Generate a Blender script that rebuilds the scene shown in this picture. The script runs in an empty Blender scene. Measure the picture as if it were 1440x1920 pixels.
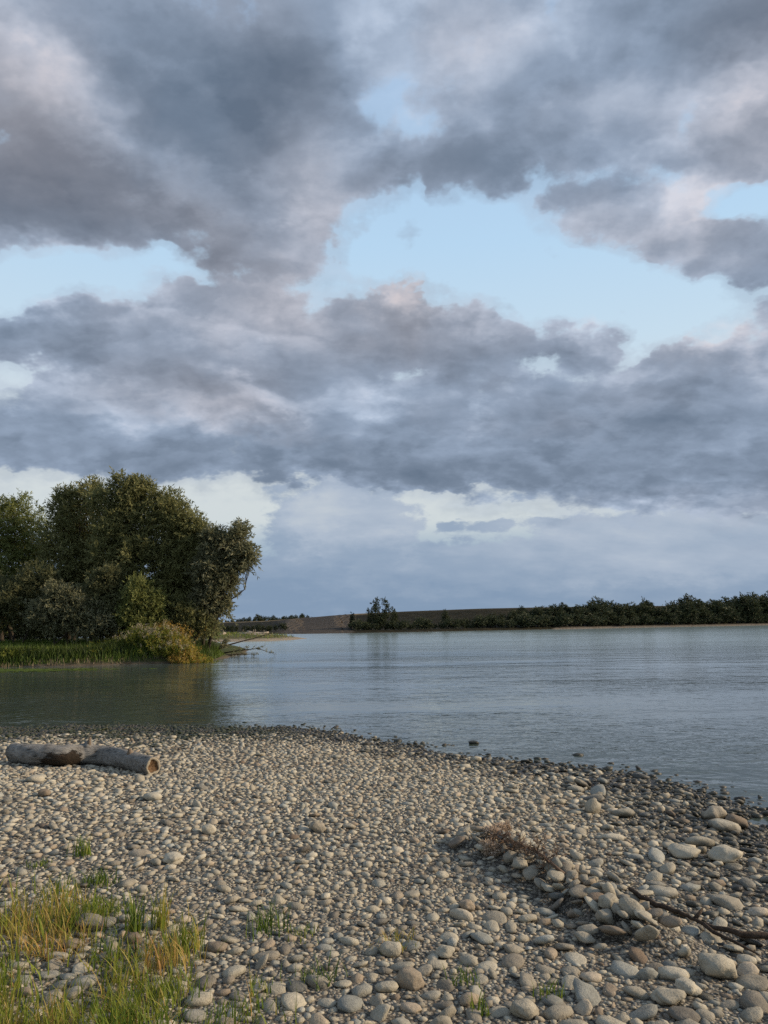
import bpy, bmesh, math, random
import numpy as np
from mathutils import Vector, Matrix

rad = math.radians
S = bpy.context.scene
COL = S.collection
random.seed(4)

# ------------------------------------------------------------------ camera
CAM_H = 2.1                 # metres above the river surface (z = 0)
PITCH = rad(8.05)           # looking slightly up
ROLL = rad(-0.62)
FPX = 1450.0                # focal length in photograph pixels (1440 x 1920)
cam_data = bpy.data.cameras.new('camera')
cam = bpy.data.objects.new('camera', cam_data)
COL.objects.link(cam)
cam_data.sensor_fit = 'VERTICAL'
cam_data.sensor_height = 36.0
cam_data.lens = 36.0 * FPX / 1920.0
cam_data.clip_start = 0.1
cam_data.clip_end = 20000.0
cam.location = (0, 0, CAM_H)
CAM_R = Matrix.Rotation(rad(90) + PITCH, 3, 'X') @ Matrix.Rotation(ROLL, 3, 'Z')
cam.rotation_euler = CAM_R.to_euler()
S.camera = cam


def ray(px, py):
    """Direction in the world of the place seen at a point of the photograph."""
    return (CAM_R @ Vector(((px - 720) / FPX, (960 - py) / FPX, -1.0))).normalized()


def at_z(px, py, z=0.0):
    d = ray(px, py)
    t = (z - CAM_H) / d.z
    return Vector((d.x * t, d.y * t, z))


def at_y(px, py, y):
    d = ray(px, py)
    t = y / d.y
    return Vector((d.x * t, y, CAM_H + d.z * t))


def lin(c):
    return tuple(((v / 255.0) / 12.92 if v / 255.0 <= 0.04045 else ((v / 255.0 + 0.055) / 1.055) ** 2.4) for v in c)


# ------------------------------------------------------------------ exposure
S.view_settings.view_transform = 'Standard'
S.view_settings.look = 'None'
S.view_settings.exposure = 0.0
S.view_settings.gamma = 1.0
S.view_settings.use_curve_mapping = False
S.render.engine = 'CYCLES'
S.cycles.max_bounces = 5
S.cycles.diffuse_bounces = 2
S.cycles.glossy_bounces = 3
S.cycles.transmission_bounces = 2
S.cycles.transparent_max_bounces = 4
S.cycles.use_denoising = False
S.cycles.sample_clamp_indirect = 2.0
S.cycles.sample_clamp_direct = 6.0
S.cycles.use_adaptive_sampling = True
S.cycles.adaptive_threshold = 0.012
S.cycles.adaptive_min_samples = 24

# ------------------------------------------------------------------ sun: low, from the right
SUN_EL = rad(23.0)
SUN_AZ = rad(88.0)          # clockwise from +Y
SKY_STRENGTH = 0.1
sd = bpy.data.lights.new('sun', 'SUN')
sd.energy = 4.6
sd.angle = rad(7.0)
sd.color = (1.0, 0.80, 0.58)
sun = bpy.data.objects.new('sun', sd)
COL.objects.link(sun)
sun_dir = Vector((math.sin(SUN_AZ) * math.cos(SUN_EL), math.cos(SUN_AZ) * math.cos(SUN_EL), math.sin(SUN_EL)))
sun.rotation_euler = (-sun_dir).to_track_quat('-Z', 'Y').to_euler()
sun.location = (30, -20, 40)

# ------------------------------------------------------------------ sky: Nishita air with cloud decks in it
world = bpy.data.worlds.new('World')
S.world = world
world.use_nodes = True
WT = world.node_tree
WT.nodes.clear()


class G:
    """Small helper that writes node graphs as expressions."""

    def __init__(self, tree):
        self.t = tree

    def node(self, kind, **props):
        n = self.t.nodes.new(kind)
        for k, v in props.items():
            setattr(n, k, v)
        return n

    def put(self, sock, v):
        if v is None:
            return
        if hasattr(v, 'is_linked'):
            self.t.links.new(v, sock)
        else:
            if isinstance(v, (tuple, list)) and len(v) == 3 and sock.type == 'RGBA':
                v = (*v, 1.0)
            sock.default_value = v

    def m(self, op, a, b=None, c=None, clamp=False):
        n = self.node('ShaderNodeMath', operation=op, use_clamp=clamp)
        for s, v in zip(n.inputs, (a, b, c)):
            self.put(s, v)
        return n.outputs[0]

    def v(self, op, a, b=None, scale=None):
        n = self.node('ShaderNodeVectorMath', operation=op)
        self.put(n.inputs[0], a)
        if b is not None:
            self.put(n.inputs[1], b)
        if scale is not None:
            self.put(n.inputs['Scale'], scale)
        return n.outputs['Value'] if op in ('DOT_PRODUCT', 'LENGTH', 'DISTANCE') else n.outputs[0]

    def xyz(self, x, y, z):
        n = self.node('ShaderNodeCombineXYZ')
        for s, v in zip(n.inputs, (x, y, z)):
            self.put(s, v)
        return n.outputs[0]

    def sep(self, v):
        n = self.node('ShaderNodeSeparateXYZ')
        self.put(n.inputs[0], v)
        return n.outputs

    def noise(self, vec, scale, detail=4, rough=0.5, dist=0.0, color=False, kind='FBM', lac=2.0, dims='3D'):
        n = self.node('ShaderNodeTexNoise', noise_dimensions=dims, noise_type=kind)
        self.put(n.inputs['Vector'], vec)
        n.inputs['Scale'].default_value = scale
        n.inputs['Detail'].default_value = detail
        n.inputs['Roughness'].default_value = rough
        n.inputs['Lacunarity'].default_value = lac
        n.inputs['Distortion'].default_value = dist
        return n.outputs['Color'] if color else n.outputs[0]

    def voronoi(self, vec, scale, feature='F1', out='Distance', rnd=1.0, smooth=None, dims='3D'):
        n = self.node('ShaderNodeTexVoronoi', feature=feature, voronoi_dimensions=dims)
        self.put(n.inputs['Vector'], vec)
        n.inputs['Scale'].default_value = scale
        n.inputs['Randomness'].default_value = rnd
        if smooth is not None:
            n.inputs['Smoothness'].default_value = smooth
        return n.outputs[out]

    def ramp(self, fac, stops, interp='LINEAR'):
        n = self.node('ShaderNodeValToRGB')
        n.color_ramp.interpolation = interp
        e = n.color_ramp.elements
        while len(e) < len(stops):
            e.new(0.5)
        for el, (p, c) in zip(e, stops):
            el.position = p
            if not isinstance(c, (tuple, list)):
                c = (c, c, c)
            el.color = (*c[:3], 1.0)
        self.put(n.inputs[0], fac)
        return n.outputs[0]

    def mix(self, fac, a, b, blend='MIX'):
        n = self.node('ShaderNodeMix', data_type='RGBA', blend_type=blend)
        self.put(n.inputs[0], fac)
        self.put(n.inputs[6], a)
        self.put(n.inputs[7], b)
        return n.outputs[2]

    def step(self, x, lo, hi, a=0.0, b=1.0, kind='SMOOTHSTEP'):
        n = self.node('ShaderNodeMapRange', interpolation_type=kind)
        self.put(n.inputs[0], x)
        for s, v in zip(n.inputs[1:5], (lo, hi, a, b)):
            self.put(s, v)
        return n.outputs[0]

    def table(self, x, cols):
        """Three functions of x (0..1) given by samples, as one curve node."""
        n = self.node('ShaderNodeRGBCurve')
        m = n.mapping
        m.use_clip = False
        for c in range(3):
            cu = m.curves[c]
            ys = cols[c]
            pts = cu.points
            pts[0].location = (0.0, float(ys[0]))
            pts[1].location = (1.0, float(ys[-1]))
            for i in range(1, len(ys) - 1):
                pts.new(i / (len(ys) - 1), float(ys[i]))
        m.update()
        self.put(n.inputs['Color'], x)
        return n.outputs[0]

    def field(self, x, y, F, rank=12):
        """A smooth function of two variables, split into sums of products of functions of one variable."""
        U, s_, Vt = np.linalg.svd(F, full_matrices=False)
        acc = None
        for k in range(0, rank, 3):
            pair = []
            for M in (U[:, k:k + 3].T * np.sqrt(s_[k:k + 3, None]), Vt[k:k + 3] * np.sqrt(s_[k:k + 3, None])):
                lo = M.min(axis=1); sc = np.maximum(M.max(axis=1) - lo, 1e-6)
                pair.append((self.table(x if len(pair) == 0 else y, (M - lo[:, None]) / sc[:, None]), tuple(map(float, sc)), tuple(map(float, lo))))
            vs = []
            for t, sc, lo in pair:
                n = self.node('ShaderNodeVectorMath', operation='MULTIPLY_ADD')
                self.put(n.inputs[0], t)
                n.inputs[1].default_value = sc
                n.inputs[2].default_value = lo
                vs.append(n.outputs[0])
            d = self.v('DOT_PRODUCT', vs[0], vs[1])
            acc = d if acc is None else self.m('ADD', acc, d)
        return acc


SKY_AZ = np.linspace(-0.72, 0.72, 110)
SKY_EL = np.linspace(-0.04, 0.92, 90)


def sky_blobs(blobs, sharp=False, union=False, start=0.0):
    """Soft patches of sky, centred where the photograph shows them, on a grid of azimuth and elevation."""
    A, E = np.meshgrid(SKY_AZ, SKY_EL, indexing='ij')
    F = np.full(A.shape, float(start))
    for (px, py, rx, ry, rot, w) in blobs:
        d = ray(px, py)
        a = A - math.atan2(d.x, d.y); e = E - math.asin(d.z)
        c, s_ = math.cos(rad(rot)), math.sin(rad(rot))
        u = (a * c - e * s_) * FPX / rx
        v = (a * s_ + e * c) * FPX / ry
        r2 = u * u + v * v
        if sharp:
            r2 = r2 ** 1.7
        b = np.exp(-np.minimum(r2, 50)) * w
        F = np.maximum(F, b) if union else F + b
    return F


def build_sky():
    g = G(WT)
    tc = g.node('ShaderNodeTexCoord')
    D = g.v('NORMALIZE', tc.outputs['Generated'])
    dx, dy, dz = g.sep(D)
    az = g.m('ARCTAN2', dx, dy)
    el = g.m('ARCSINE', dz)
    # noise space: flattened towards the horizon so that far clouds are smaller and lie flatter
    den = g.m('ADD', g.m('MAXIMUM', dz, 0.0), 0.42)
    q = g.xyz(g.m('DIVIDE', dx, den), g.m('DIVIDE', dy, den), 0.0)

    def N(vec, *a, **k):
        return g.noise(vec, *a, dims='2D', **k)

    w1 = g.v('SUBTRACT', N(q, 2.2, 2, 0.5, color=True), (0.5, 0.5, 0.5))
    w2 = g.v('SUBTRACT', N(q, 9.0, 4, 0.6, color=True), (0.5, 0.5, 0.5))
    p0 = g.xyz(az, el, 0.0)
    scale = (1.0 / (SKY_AZ[-1] - SKY_AZ[0]), 1.0 / (SKY_EL[-1] - SKY_EL[0]), 0.0)

    def grid(k1, k2):
        p = g.v('ADD', p0, g.v('MULTIPLY', w1, (k1, k1 * 0.6, 0)))
        p = g.v('ADD', p, g.v('MULTIPLY', w2, (k2, k2 * 0.7, 0)))
        n = g.node('ShaderNodeVectorMath', operation='MULTIPLY_ADD')
        g.put(n.inputs[0], p)
        n.inputs[1].default_value = scale
        n.inputs[2].default_value = (-SKY_AZ[0] * scale[0], -SKY_EL[0] * scale[1], 0)
        x, y, _ = g.sep(n.outputs[0])
        return g.m('ADD', x, 0, clamp=True), g.m('ADD', y, 0, clamp=True)

    P = grid(0.05, 0.085)
    PS = grid(0.06, 0.11)
    PL = grid(0.0, 0.035)

    # clear air
    sky = g.node('ShaderNodeTexSky', sky_type='NISHITA', sun_disc=False)
    sky.sun_elevation = SUN_EL
    sky.sun_rotation = SUN_AZ
    sky.altitude = 100
    sky.air_density = 1.0
    sky.dust_density = 1.5
    sky.ozone_density = 1.5
    elr = g.m('DIVIDE', el, rad(90), clamp=True)
    K = 1.0 / SKY_STRENGTH
    air = g.ramp(elr, [(0.0, lin((138, 160, 182))), (0.04, lin((142, 164, 190))), (0.062, lin((170, 188, 204))),
                       (0.082, lin((212, 220, 222))), (0.12, lin((216, 223, 224))), (0.17, lin((212, 224, 232))), (0.22, lin((203, 226, 242))), (0.30, lin((188, 220, 246))),
                       (0.45, lin((168, 200, 236))), (1.0, lin((120, 160, 215)))])
    air = g.v('SCALE', air, scale=K)
    clear = g.mix(0.08, air, sky.outputs[0])

    # ---- far, low clouds under the main deck
    far = sky_blobs([(640, 1000, 165, 125, 0, 1.0), (590, 1120, 220, 100, 0, 1.0), (1260, 1060, 340, 112, 0, 1.0), (880, 1095, 260, 100, 0, 1.0),
                     (300, 1120, 260, 90, 0, .9), (-150, 1060, 240, 100, 0, .9), (1700, 1050, 300, 120, 0, 1.0), (930, 986, 70, 13, 0, .8), (845, 984, 40, 12, 0, .75),
                     (985, 935, 60, 9, 4, .6), (525, 925, 50, 26, 0, .6), (1080, 985, 130, 30, 0, .8)], True, True)
    nf = N(q, 15, 5, 0.62)
    Cf = g.field(*PL, far, 12)
    fd = g.step(g.m('ADD', Cf, g.m('MULTIPLY', g.m('SUBTRACT', nf, 0.5), 0.8)), 0.40, 0.66)
    nf2 = N(g.v('MULTIPLY', q, (1, 2.0, 1)), 4.5, 6, 0.55)
    farl = sky_blobs([(1200, 985, 280, 50, 0, .30), (600, 950, 120, 60, 0, .40), (1300, 1060, 260, 40, 0, .16), (760, 985, 60, 70, 0, .26), (560, 1120, 300, 70, 0, -.26), (1000, 1140, 600, 36, 0, -.22), (480, 1020, 60, 60, 0, -.1), (640, 1040, 100, 20, 40, .12)])
    Lf = g.m('ADD', g.field(*PS, farl, 9), g.m('MULTIPLY_ADD', g.m('SUBTRACT', nf2, 0.5), 0.55, 0.44))
    farc = g.ramp(Lf, [(0.1, lin((132, 154, 180))), (0.45, lin((150, 168, 190))), (0.75, lin((174, 187, 204))), (1.0, lin((198, 206, 213)))])
    farc = g.v('SCALE', farc, scale=K)
    col = g.mix(g.m('MULTIPLY', fd, 0.96), clear, farc)

    # ---- main deck: where cloud lies
    pos = [
        (240, 190, 500, 275, 14, 1.0), (470, 330, 330, 160, 28, 1.0), (540, 450, 120, 100, 30, 1.0), (130, 390, 230, 100, 6, 1.0),
        (660, 290, 140, 110, 20, .95), (560, 90, 160, 160, 20, .95),
        (1130, 130, 440, 215, 6, 1.0), (900, 290, 140, 85, 0, 1.0), (830, 300, 110, 70, 0, .95), (690, 330, 110, 80, 0, 1.0), (640, 400, 90, 90, 0, .95), (1390, 260, 200, 110, 0, 1.0), (820, 60, 260, 130, 0, .85), (760, 170, 200, 180, 0, .72), (700, 40, 160, 120, 0, .7),
        (1130, 395, 205, 80, 8, 1.0), (1290, 445, 190, 80, 18, 1.0), (1440, 490, 140, 70, 20, .95), (1400, 580, 70, 26, -10, .6),
        (765, 440, 40, 46, 20, .95), (1025, 495, 60, 30, 40, .95), (820, 380, 60, 34, 30, .9), (1150, 640, 40, 50, 0, .5),
        (330, 690, 560, 170, 0, 1.0), (230, 610, 240, 70, -8, 1.0), (430, 570, 250, 80, 0, 1.0), (720, 620, 170, 90, 0, 1.0), (880, 650, 190, 86, 0, 1.0), (1075, 645, 110, 82, 0, 1.0), (1180, 705, 130, 52, 0, 1.0),
        (745, 555, 50, 56, 0, 1.0), (20, 620, 70, 70, 0, .95), (1330, 690, 190, 78, 0, 1.0), (1320, 645, 60, 36, 0, .9),
        (720, 790, 900, 125, 1.2, 1.0), (150, 830, 460, 78, 1, 1.0), (1200, 840, 500, 125, 2.0, 1.0), (1440, 900, 400, 70, 1, 1.0), (900, 880, 700, 46, 2.2, 1.0), (-300, 500, 330, 420, 0, 1.0), (1800, 650, 400, 330, 0, 1.0), (1750, 150, 330, 260, 0, 1.0),
        (500, -150, 700, 160, 0, .9), (1300, -180, 500, 160, 0, .9),
    ]
    neg = [
        (850, 440, 140, 66, 8, -.75), (1010, 530, 190, 50, 10, -.8), (1200, 585, 150, 46, 8, -.8), (710, 470, 60, 50, 0, -.5), (1180, 645, 40, 18, 0, -.4),
        (110, 515, 160, 34, -3, -.9), (300, 492, 120, 18, 6, -.45), (28, 692, 40, 20, 0, -.65), (1140, 680, 22, 12, 0, -.35), (0, 545, 60, 36, 0, -.6),
        (740, 190, 40, 40, 0, -.2), (800, 255, 60, 24, 0, -.34), (690, 240, 30, 50, 0, -.2), (1290, 225, 22, 34, 0, -.26), (1390, 383, 110, 16, -4, -.6), (1005, 20, 22, 36, 0, -.28), (700, 400, 70, 40, 0, -.3),
        (490, 740, 100, 14, 8, -.10), (620, 230, 30, 20, 0, -.2),
    ]
    Cg = sky_blobs(pos, True, True)
    Cg = np.maximum(Cg + sky_blobs(neg), -0.5)
    C = g.field(*P, Cg, 18)
    # beyond the frame the same broken deck goes on
    away = g.m('MAXIMUM', g.step(g.m('ABSOLUTE', az), 0.55, 0.70), g.step(el, 0.76, 0.90))
    broad = N(q, 1.1, 3, 0.5)
    Cw = g.m('MULTIPLY', g.step(broad, 0.33, 0.62, 0.15, 1.0), g.step(el, 0.13, 0.22))
    nmix = g.node('ShaderNodeMix', data_type='FLOAT')
    g.put(nmix.inputs[0], away); g.put(nmix.inputs[2], C); g.put(nmix.inputs[3], Cw)
    C = nmix.outputs[0]
    n1 = N(g.v('MULTIPLY', q, (1.0, 1.2, 1)), 5.5, 6, 0.58, 0.1)
    n2 = N(q, 22.0, 4, 0.6)
    bil = g.voronoi(g.v('ADD', q, g.v('SCALE', w2, scale=0.16)), 11.0, 'F1', dims='2D')
    bil = g.m('SUBTRACT', bil, 0.38)
    ed = g.m('MULTIPLY_ADD', g.m('SUBTRACT', n1, 0.5), 0.80, g.m('MULTIPLY', g.m('SUBTRACT', n2, 0.5), 0.42))
    ed = g.m('MULTIPLY_ADD', bil, -0.16, ed)
    ed = g.m('MULTIPLY', ed, g.step(el, 0.14, 0.36, 0.5, 1.0))
    Ct = g.m('ADD', C, ed)
    dens = g.step(Ct, 0.38, 0.73)
    dens = g.m('MAXIMUM', dens, g.step(Ct, 0.10, 0.50, 0.0, 0.34))
    thick = g.step(Ct, 0.45, 1.20)

    # ---- main deck: how light or dark, warm or cool it is
    shade = [
        (360, 140, 260, 120, 25, -.25), (520, 200, 170, 120, 30, -.14), (60, 120, 120, 60, 8, .28), (130, 175, 110, 40, 30, .14), (40, 330, 200, 70, 10, -.10), (90, 395, 180, 45, 8, -.16), (350, 420, 230, 60, 20, -.08),
        (250, 250, 240, 30, 32, .10), (460, 280, 160, 22, 32, .12), (590, 300, 80, 50, 10, .10), (110, 470, 150, 26, 0, .18), (600, 430, 90, 70, 30, .16), (430, 470, 160, 40, 20, -.04), (700, 330, 60, 50, 0, -.12),
        (720, 120, 90, 130, 0, .20), (860, 90, 120, 80, 20, .22), (1010, 60, 100, 60, 0, .30), (1420, 30, 220, 55, 0, -.30), (1130, 60, 80, 60, 0, .1), (930, 300, 130, 60, 0, -.08), (1090, 200, 110, 40, 0, .16), (1000, 140, 90, 60, 0, -.02), (1050, 180, 350, 150, 0, -.02),
        (1370, 150, 100, 80, 0, .20), (1420, 160, 50, 40, 0, .18), (1260, 210, 90, 60, 0, .20), (1250, 310, 170, 40, 4, -.10), (1290, 110, 70, 70, 0, -.08), (1280, 375, 60, 40, 30, .30), (1140, 410, 180, 50, 6, .14), (1230, 450, 120, 30, 25, .10), (780, 215, 60, 30, 0, .2),
        (430, 570, 230, 55, 6, .07), (260, 545, 120, 35, -15, .16), (80, 575, 60, 20, 0, .26), (160, 640, 200, 55, 0, -.08), (520, 590, 120, 40, 10, .02), (120, 720, 120, 25, 0, .16),
        (600, 640, 160, 50, 0, .07), (750, 550, 34, 32, 0, .42), (890, 590, 60, 36, 15, .20), (1095, 600, 44, 40, 0, .26), (850, 670, 160, 55, 0, -.14), (1000, 660, 80, 40, 0, -.04), (600, 570, 100, 30, 0, .06),
        (400, 790, 110, 28, 18, .20), (490, 740, 90, 26, 18, .22), (570, 760, 80, 24, 0, .16), (680, 745, 70, 24, 8, .16), (230, 785, 60, 18, 0, .16), (820, 745, 200, 24, 0, .07), (720, 730, 40, 20, 0, .06),
        (1330, 640, 50, 24, 0, .26), (1420, 640, 60, 40, 0, .22), (1300, 700, 170, 40, 0, -.04), (1150, 705, 60, 16, 0, .16),
        (720, 720, 900, 130, 1, .03), (720, 880, 760, 36, 1.8, -.13), (1150, 900, 330, 40, 2, -.10), (800, 850, 240, 36, 0, -.07), (1150, 800, 300, 50, 5, -.04), (250, 840, 300, 36, 0, .03), (150, 750, 240, 50, 0, .06), (1300, 950, 240, 24, 2, .12),
    ]
    n3 = N(g.v('MULTIPLY', q, (1.0, 1.5, 1)), 3.2, 7, 0.54, 0.2)
    n4 = N(g.v('ADD', q, g.v('SCALE', w1, scale=0.2)), 11.0, 6, 0.62)
    L = g.m('MULTIPLY_ADD', g.m('SUBTRACT', n3, 0.5), 0.42, 0.40)
    L = g.m('MULTIPLY_ADD', g.m('SUBTRACT', n4, 0.5), 0.13, L)
    L = g.m('MULTIPLY_ADD', bil, -0.06, L)
    L = g.m('MULTIPLY_ADD', g.m('SUBTRACT', 1.0, thick), 0.20, L)
    # nearer banks of cloud overlap farther ones with a torn, lighter edge
    for sc_, off, amp in ((2.3, 3.7, 0.15), (5.6, 9.1, 0.07)):
        nb = N(g.v('ADD', g.v('MULTIPLY', q, (1.0, 1.45, 1)), (off, off * .6, 0)), sc_, 7, 0.55, 0.0)
        L = g.m('MULTIPLY_ADD', g.m('MULTIPLY', g.step(nb, 0.46, 0.545), g.step(nb, 0.51, 0.72, 1.0, 0.0)), amp, L)
        L = g.m('MULTIPLY_ADD', g.step(nb, 0.36, 0.49), -amp * .3, L)
    # puffs lit from the right and above
    qs = g.v('MULTIPLY', q, (1.0, 1.2, 1))
    e1 = g.noise(qs, 5.0, 5, 0.52, 0.25, dims='2D')
    e2 = g.noise(g.v('ADD', qs, (0.022, 0.03, 0)), 5.0, 5, 0.52, 0.25, dims='2D')
    L = g.m('MULTIPLY_ADD', g.m('SUBTRACT', e1, e2), 0.50, L)
    L = g.m('MULTIPLY_ADD', g.field(*PS, sky_blobs(shade), 18), 1.12, L)
    cool = g.ramp(L, [(0.02, lin((98, 114, 134))), (0.3, lin((120, 135, 155))), (0.55, lin((145, 161, 183))), (0.8, lin((178, 193, 214))), (1.0, lin((208, 218, 234)))])
    warm = g.ramp(L, [(0.02, lin((108, 112, 124))), (0.3, lin((127, 130, 141))), (0.55, lin((154, 157, 168))), (0.8, lin((190, 188, 196))), (1.0, lin((220, 210, 212)))])
    tint = [(60, 150, 160, 120, 0, .5), (100, 330, 260, 150, 10, .45), (560, 330, 200, 60, 30, .3), (400, 440, 240, 60, 20, .35), (850, 60, 120, 70, 0, .4), (1090, 190, 130, 50, 0, .35), (1400, 200, 120, 120, 0, .45), (1200, 420, 230, 60, 15, .5), (850, 620, 260, 80, 0, .4),
            (450, 590, 200, 60, 0, .25), (430, 770, 190, 50, 15, .35), (760, 540, 60, 60, 0, .6), (1350, 640, 120, 40, 0, .45), (350, 150, 240, 100, 25, -.3), (300, 860, 500, 60, 0, -.4), (1000, 880, 500, 70, 0, -.3), (1080, 130, 120, 80, 0, -.2), (700, 120, 110, 120, 0, -.5)]
    nt = N(q, 2.6, 3, 0.5)
    W = g.m('ADD', g.field(*PS, sky_blobs(tint), 9), g.m('MULTIPLY_ADD', g.m('SUBTRACT', nt, 0.5), 1.1, 0.18), clamp=True)
    cl = g.v('SCALE', g.mix(W, cool, warm), scale=K)
    col = g.mix(dens, col, cl)
    bg = g.node('ShaderNodeBackground')
    g.put(bg.inputs['Color'], col)
    bg.inputs['Strength'].default_value = SKY_STRENGTH
    out = g.node('ShaderNodeOutputWorld')
    WT.links.new(bg.outputs[0], out.inputs['Surface'])


build_sky()
# ------------------------------------------------------------------ helpers
rng = np.random.default_rng(11)


def new_mat(name):
    m = bpy.data.materials.new(name)
    m.use_nodes = True
    m.node_tree.nodes.clear()
    g = G(m.node_tree)
    g.out = g.node('ShaderNodeOutputMaterial')
    return m, g


def principled(g, color, rough=0.7, normal=None, spec=0.3, **kw):
    n = g.node('ShaderNodeBsdfPrincipled')
    g.put(n.inputs['Base Color'], color)
    g.put(n.inputs['Roughness'], rough)
    g.put(n.inputs['Specular IOR Level'], spec)
    if normal is not None:
        g.put(n.inputs['Normal'], normal)
    for k, v in kw.items():
        g.put(n.inputs[k], v)
    return n.outputs[0]


def finish(g, shader):
    g.t.links.new(shader, g.out.inputs['Surface'])


def bump(g, height, strength=0.5, dist=0.01, normal=None):
    n = g.node('ShaderNodeBump')
    g.put(n.inputs['Height'], height)
    g.put(n.inputs['Strength'], strength)
    g.put(n.inputs['Distance'], dist)
    if normal is not None:
        g.put(n.inputs['Normal'], normal)
    return n.outputs[0]


def position(g):
    return g.node('ShaderNodeNewGeometry').outputs['Position']


def attr(g, name, kind='GEOMETRY'):
    return g.node('ShaderNodeAttribute', attribute_name=name, attribute_type=kind)


def mesh_np(name, V, F, tint=None, smooth=True, mats=(), fmat=None):
    """A mesh from arrays: F is one array of triangles or quads, or a list of such arrays."""
    me = bpy.data.meshes.new(name)
    Fs = F if isinstance(F, list) else [F]
    V = np.asarray(V, dtype=np.float32)
    loops = np.concatenate([f.ravel() for f in Fs]).astype(np.int32)
    tot = np.concatenate([np.full(len(f), f.shape[1], dtype=np.int32) for f in Fs])
    start = np.concatenate([[0], np.cumsum(tot)[:-1]]).astype(np.int32)
    me.vertices.add(len(V))
    me.vertices.foreach_set('co', V.ravel())
    me.loops.add(len(loops))
    me.loops.foreach_set('vertex_index', loops)
    me.polygons.add(len(tot))
    me.polygons.foreach_set('loop_start', start)
    me.polygons.foreach_set('loop_total', tot)
    me.update(calc_edges=True)
    me.polygons.foreach_set('use_smooth', np.full(len(tot), bool(smooth)))
    if tint is not None:
        tint = np.asarray(tint, dtype=np.float32)
        if tint.ndim == 1:
            a = me.attributes.new('tint', 'FLOAT', 'POINT')
            a.data.foreach_set('value', tint)
        else:
            a = me.attributes.new('tint', 'FLOAT_COLOR', 'POINT')
            if tint.shape[1] == 3:
                tint = np.concatenate([tint, np.ones((len(tint), 1), dtype=np.float32)], axis=1)
            a.data.foreach_set('color', np.ascontiguousarray(tint).ravel())
    for m in mats:
        me.materials.append(m)
    if fmat is not None:
        me.polygons.foreach_set('material_index', np.asarray(fmat, dtype=np.int32))
    me.update()
    return me


def obj(name, me, parent=None, loc=(0, 0, 0)):
    o = bpy.data.objects.new(name, me)
    COL.objects.link(o)
    o.location = loc
    if parent is not None:
        o.parent = parent
    return o


def tag(o, label=None, cat=None, group=None, kind=None):
    for k, v in (('label', label), ('category', cat), ('group', group), ('kind', kind)):
        if v:
            o[k] = v
    return o


def thing(name, label, cat, loc, group=None):
    o = obj(name, None, None, loc)
    o.empty_display_size = 0.2
    return tag(o, label, cat, group)


def vnoise(x, y, s=1.0, seed=0):
    """Cheap smooth noise, -1..1, from a few rotated sines."""
    r = np.random.default_rng(1000 + seed)
    out = 0
    for k in range(6):
        a = r.uniform(0, 6.283); f = s * r.uniform(0.6, 1.7); ph = r.uniform(0, 6.283)
        out = out + np.sin((x * math.cos(a) + y * math.sin(a)) * f + ph + 1.3 * np.sin((x * math.sin(a) - y * math.cos(a)) * f * 0.7 + ph * 2))
    return out / 6 * 1.5


def tube_arrays(pts, radii, seg=8, cap=True, twist=0.0):
    """Vertices and faces of a bent tapered tube."""
    P = np.asarray(pts, float); n = len(P)
    R = np.asarray(radii, float)
    T = np.gradient(P, axis=0); T /= np.maximum(np.linalg.norm(T, axis=1, keepdims=True), 1e-9)
    up = np.array([0, 0, 1.0]) if abs(T[0, 2]) < 0.9 else np.array([1.0, 0, 0])
    V = []
    for i in range(n):
        u = np.cross(T[i], up); u /= max(np.linalg.norm(u), 1e-9)
        w = np.cross(u, T[i])
        up = w
        a = np.arange(seg) / seg * 2 * np.pi + twist * i
        V.append(P[i] + R[i] * (np.cos(a)[:, None] * u + np.sin(a)[:, None] * w))
    V = np.concatenate(V)
    i = np.arange(n - 1)[:, None] * seg; j = np.arange(seg)[None, :]
    a = i + j; b = i + (j + 1) % seg
    Q = np.stack([a, b, b + seg, a + seg], -1).reshape(-1, 4)
    if cap:
        V = np.concatenate([V, P[:1], P[-1:]])
        c0, c1 = n * seg, n * seg + 1
        j = np.arange(seg)
        T0 = np.stack([np.full(seg, c0), (j + 1) % seg, j], 1)
        T1 = np.stack([np.full(seg, c1), (n - 1) * seg + j, (n - 1) * seg + (j + 1) % seg], 1)
        return V, Q, np.concatenate([T0, T1])
    return V, Q, np.zeros((0, 3), int)


class Acc:
    """Collects tubes and loose faces into one mesh."""

    def __init__(self):
        self.V, self.Q, self.T, self.C, self.n = [], [], [], [], 0

    def add(self, V, Q=None, T=None, tint=0.5):
        self.V.append(V)
        if Q is not None and len(Q): self.Q.append(np.asarray(Q) + self.n)
        if T is not None and len(T): self.T.append(np.asarray(T) + self.n)
        t = np.asarray(tint, float)
        self.C.append(np.full(len(V), float(t)) if t.ndim == 0 else t)
        self.n += len(V)

    def tube(self, pts, radii, seg=6, tint=0.5):
        V, Q, T = tube_arrays(pts, radii, seg)
        self.add(V, Q, T, tint)

    def mesh(self, name, mats=(), smooth=True):
        F = []
        if self.Q: F.append(np.concatenate(self.Q))
        if self.T: F.append(np.concatenate(self.T))
        return mesh_np(name, np.concatenate(self.V), F, np.concatenate(self.C), smooth, mats)


# ------------------------------------------------------------------ the near bank: shape of the ground
SHORE_PX = [(-2600, 1395), (-900, 1378), (-300, 1369), (0, 1366), (120, 1362), (250, 1360), (400, 1363), (520, 1368), (600, 1376), (680, 1390), (760, 1396), (830, 1400), (845, 1412),
            (900, 1420), (970, 1432), (1050, 1444), (1180, 1454), (1290, 1478), (1380, 1502), (1440, 1520), (1560, 1568), (1800, 1690)]
SHORE = np.array([(v.x, v.y) for v in (at_z(a, b, 0.0) for a, b in SHORE_PX)] + [(9.5, 1.0), (17, -12), (60, -60), (260, -260)])


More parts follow.
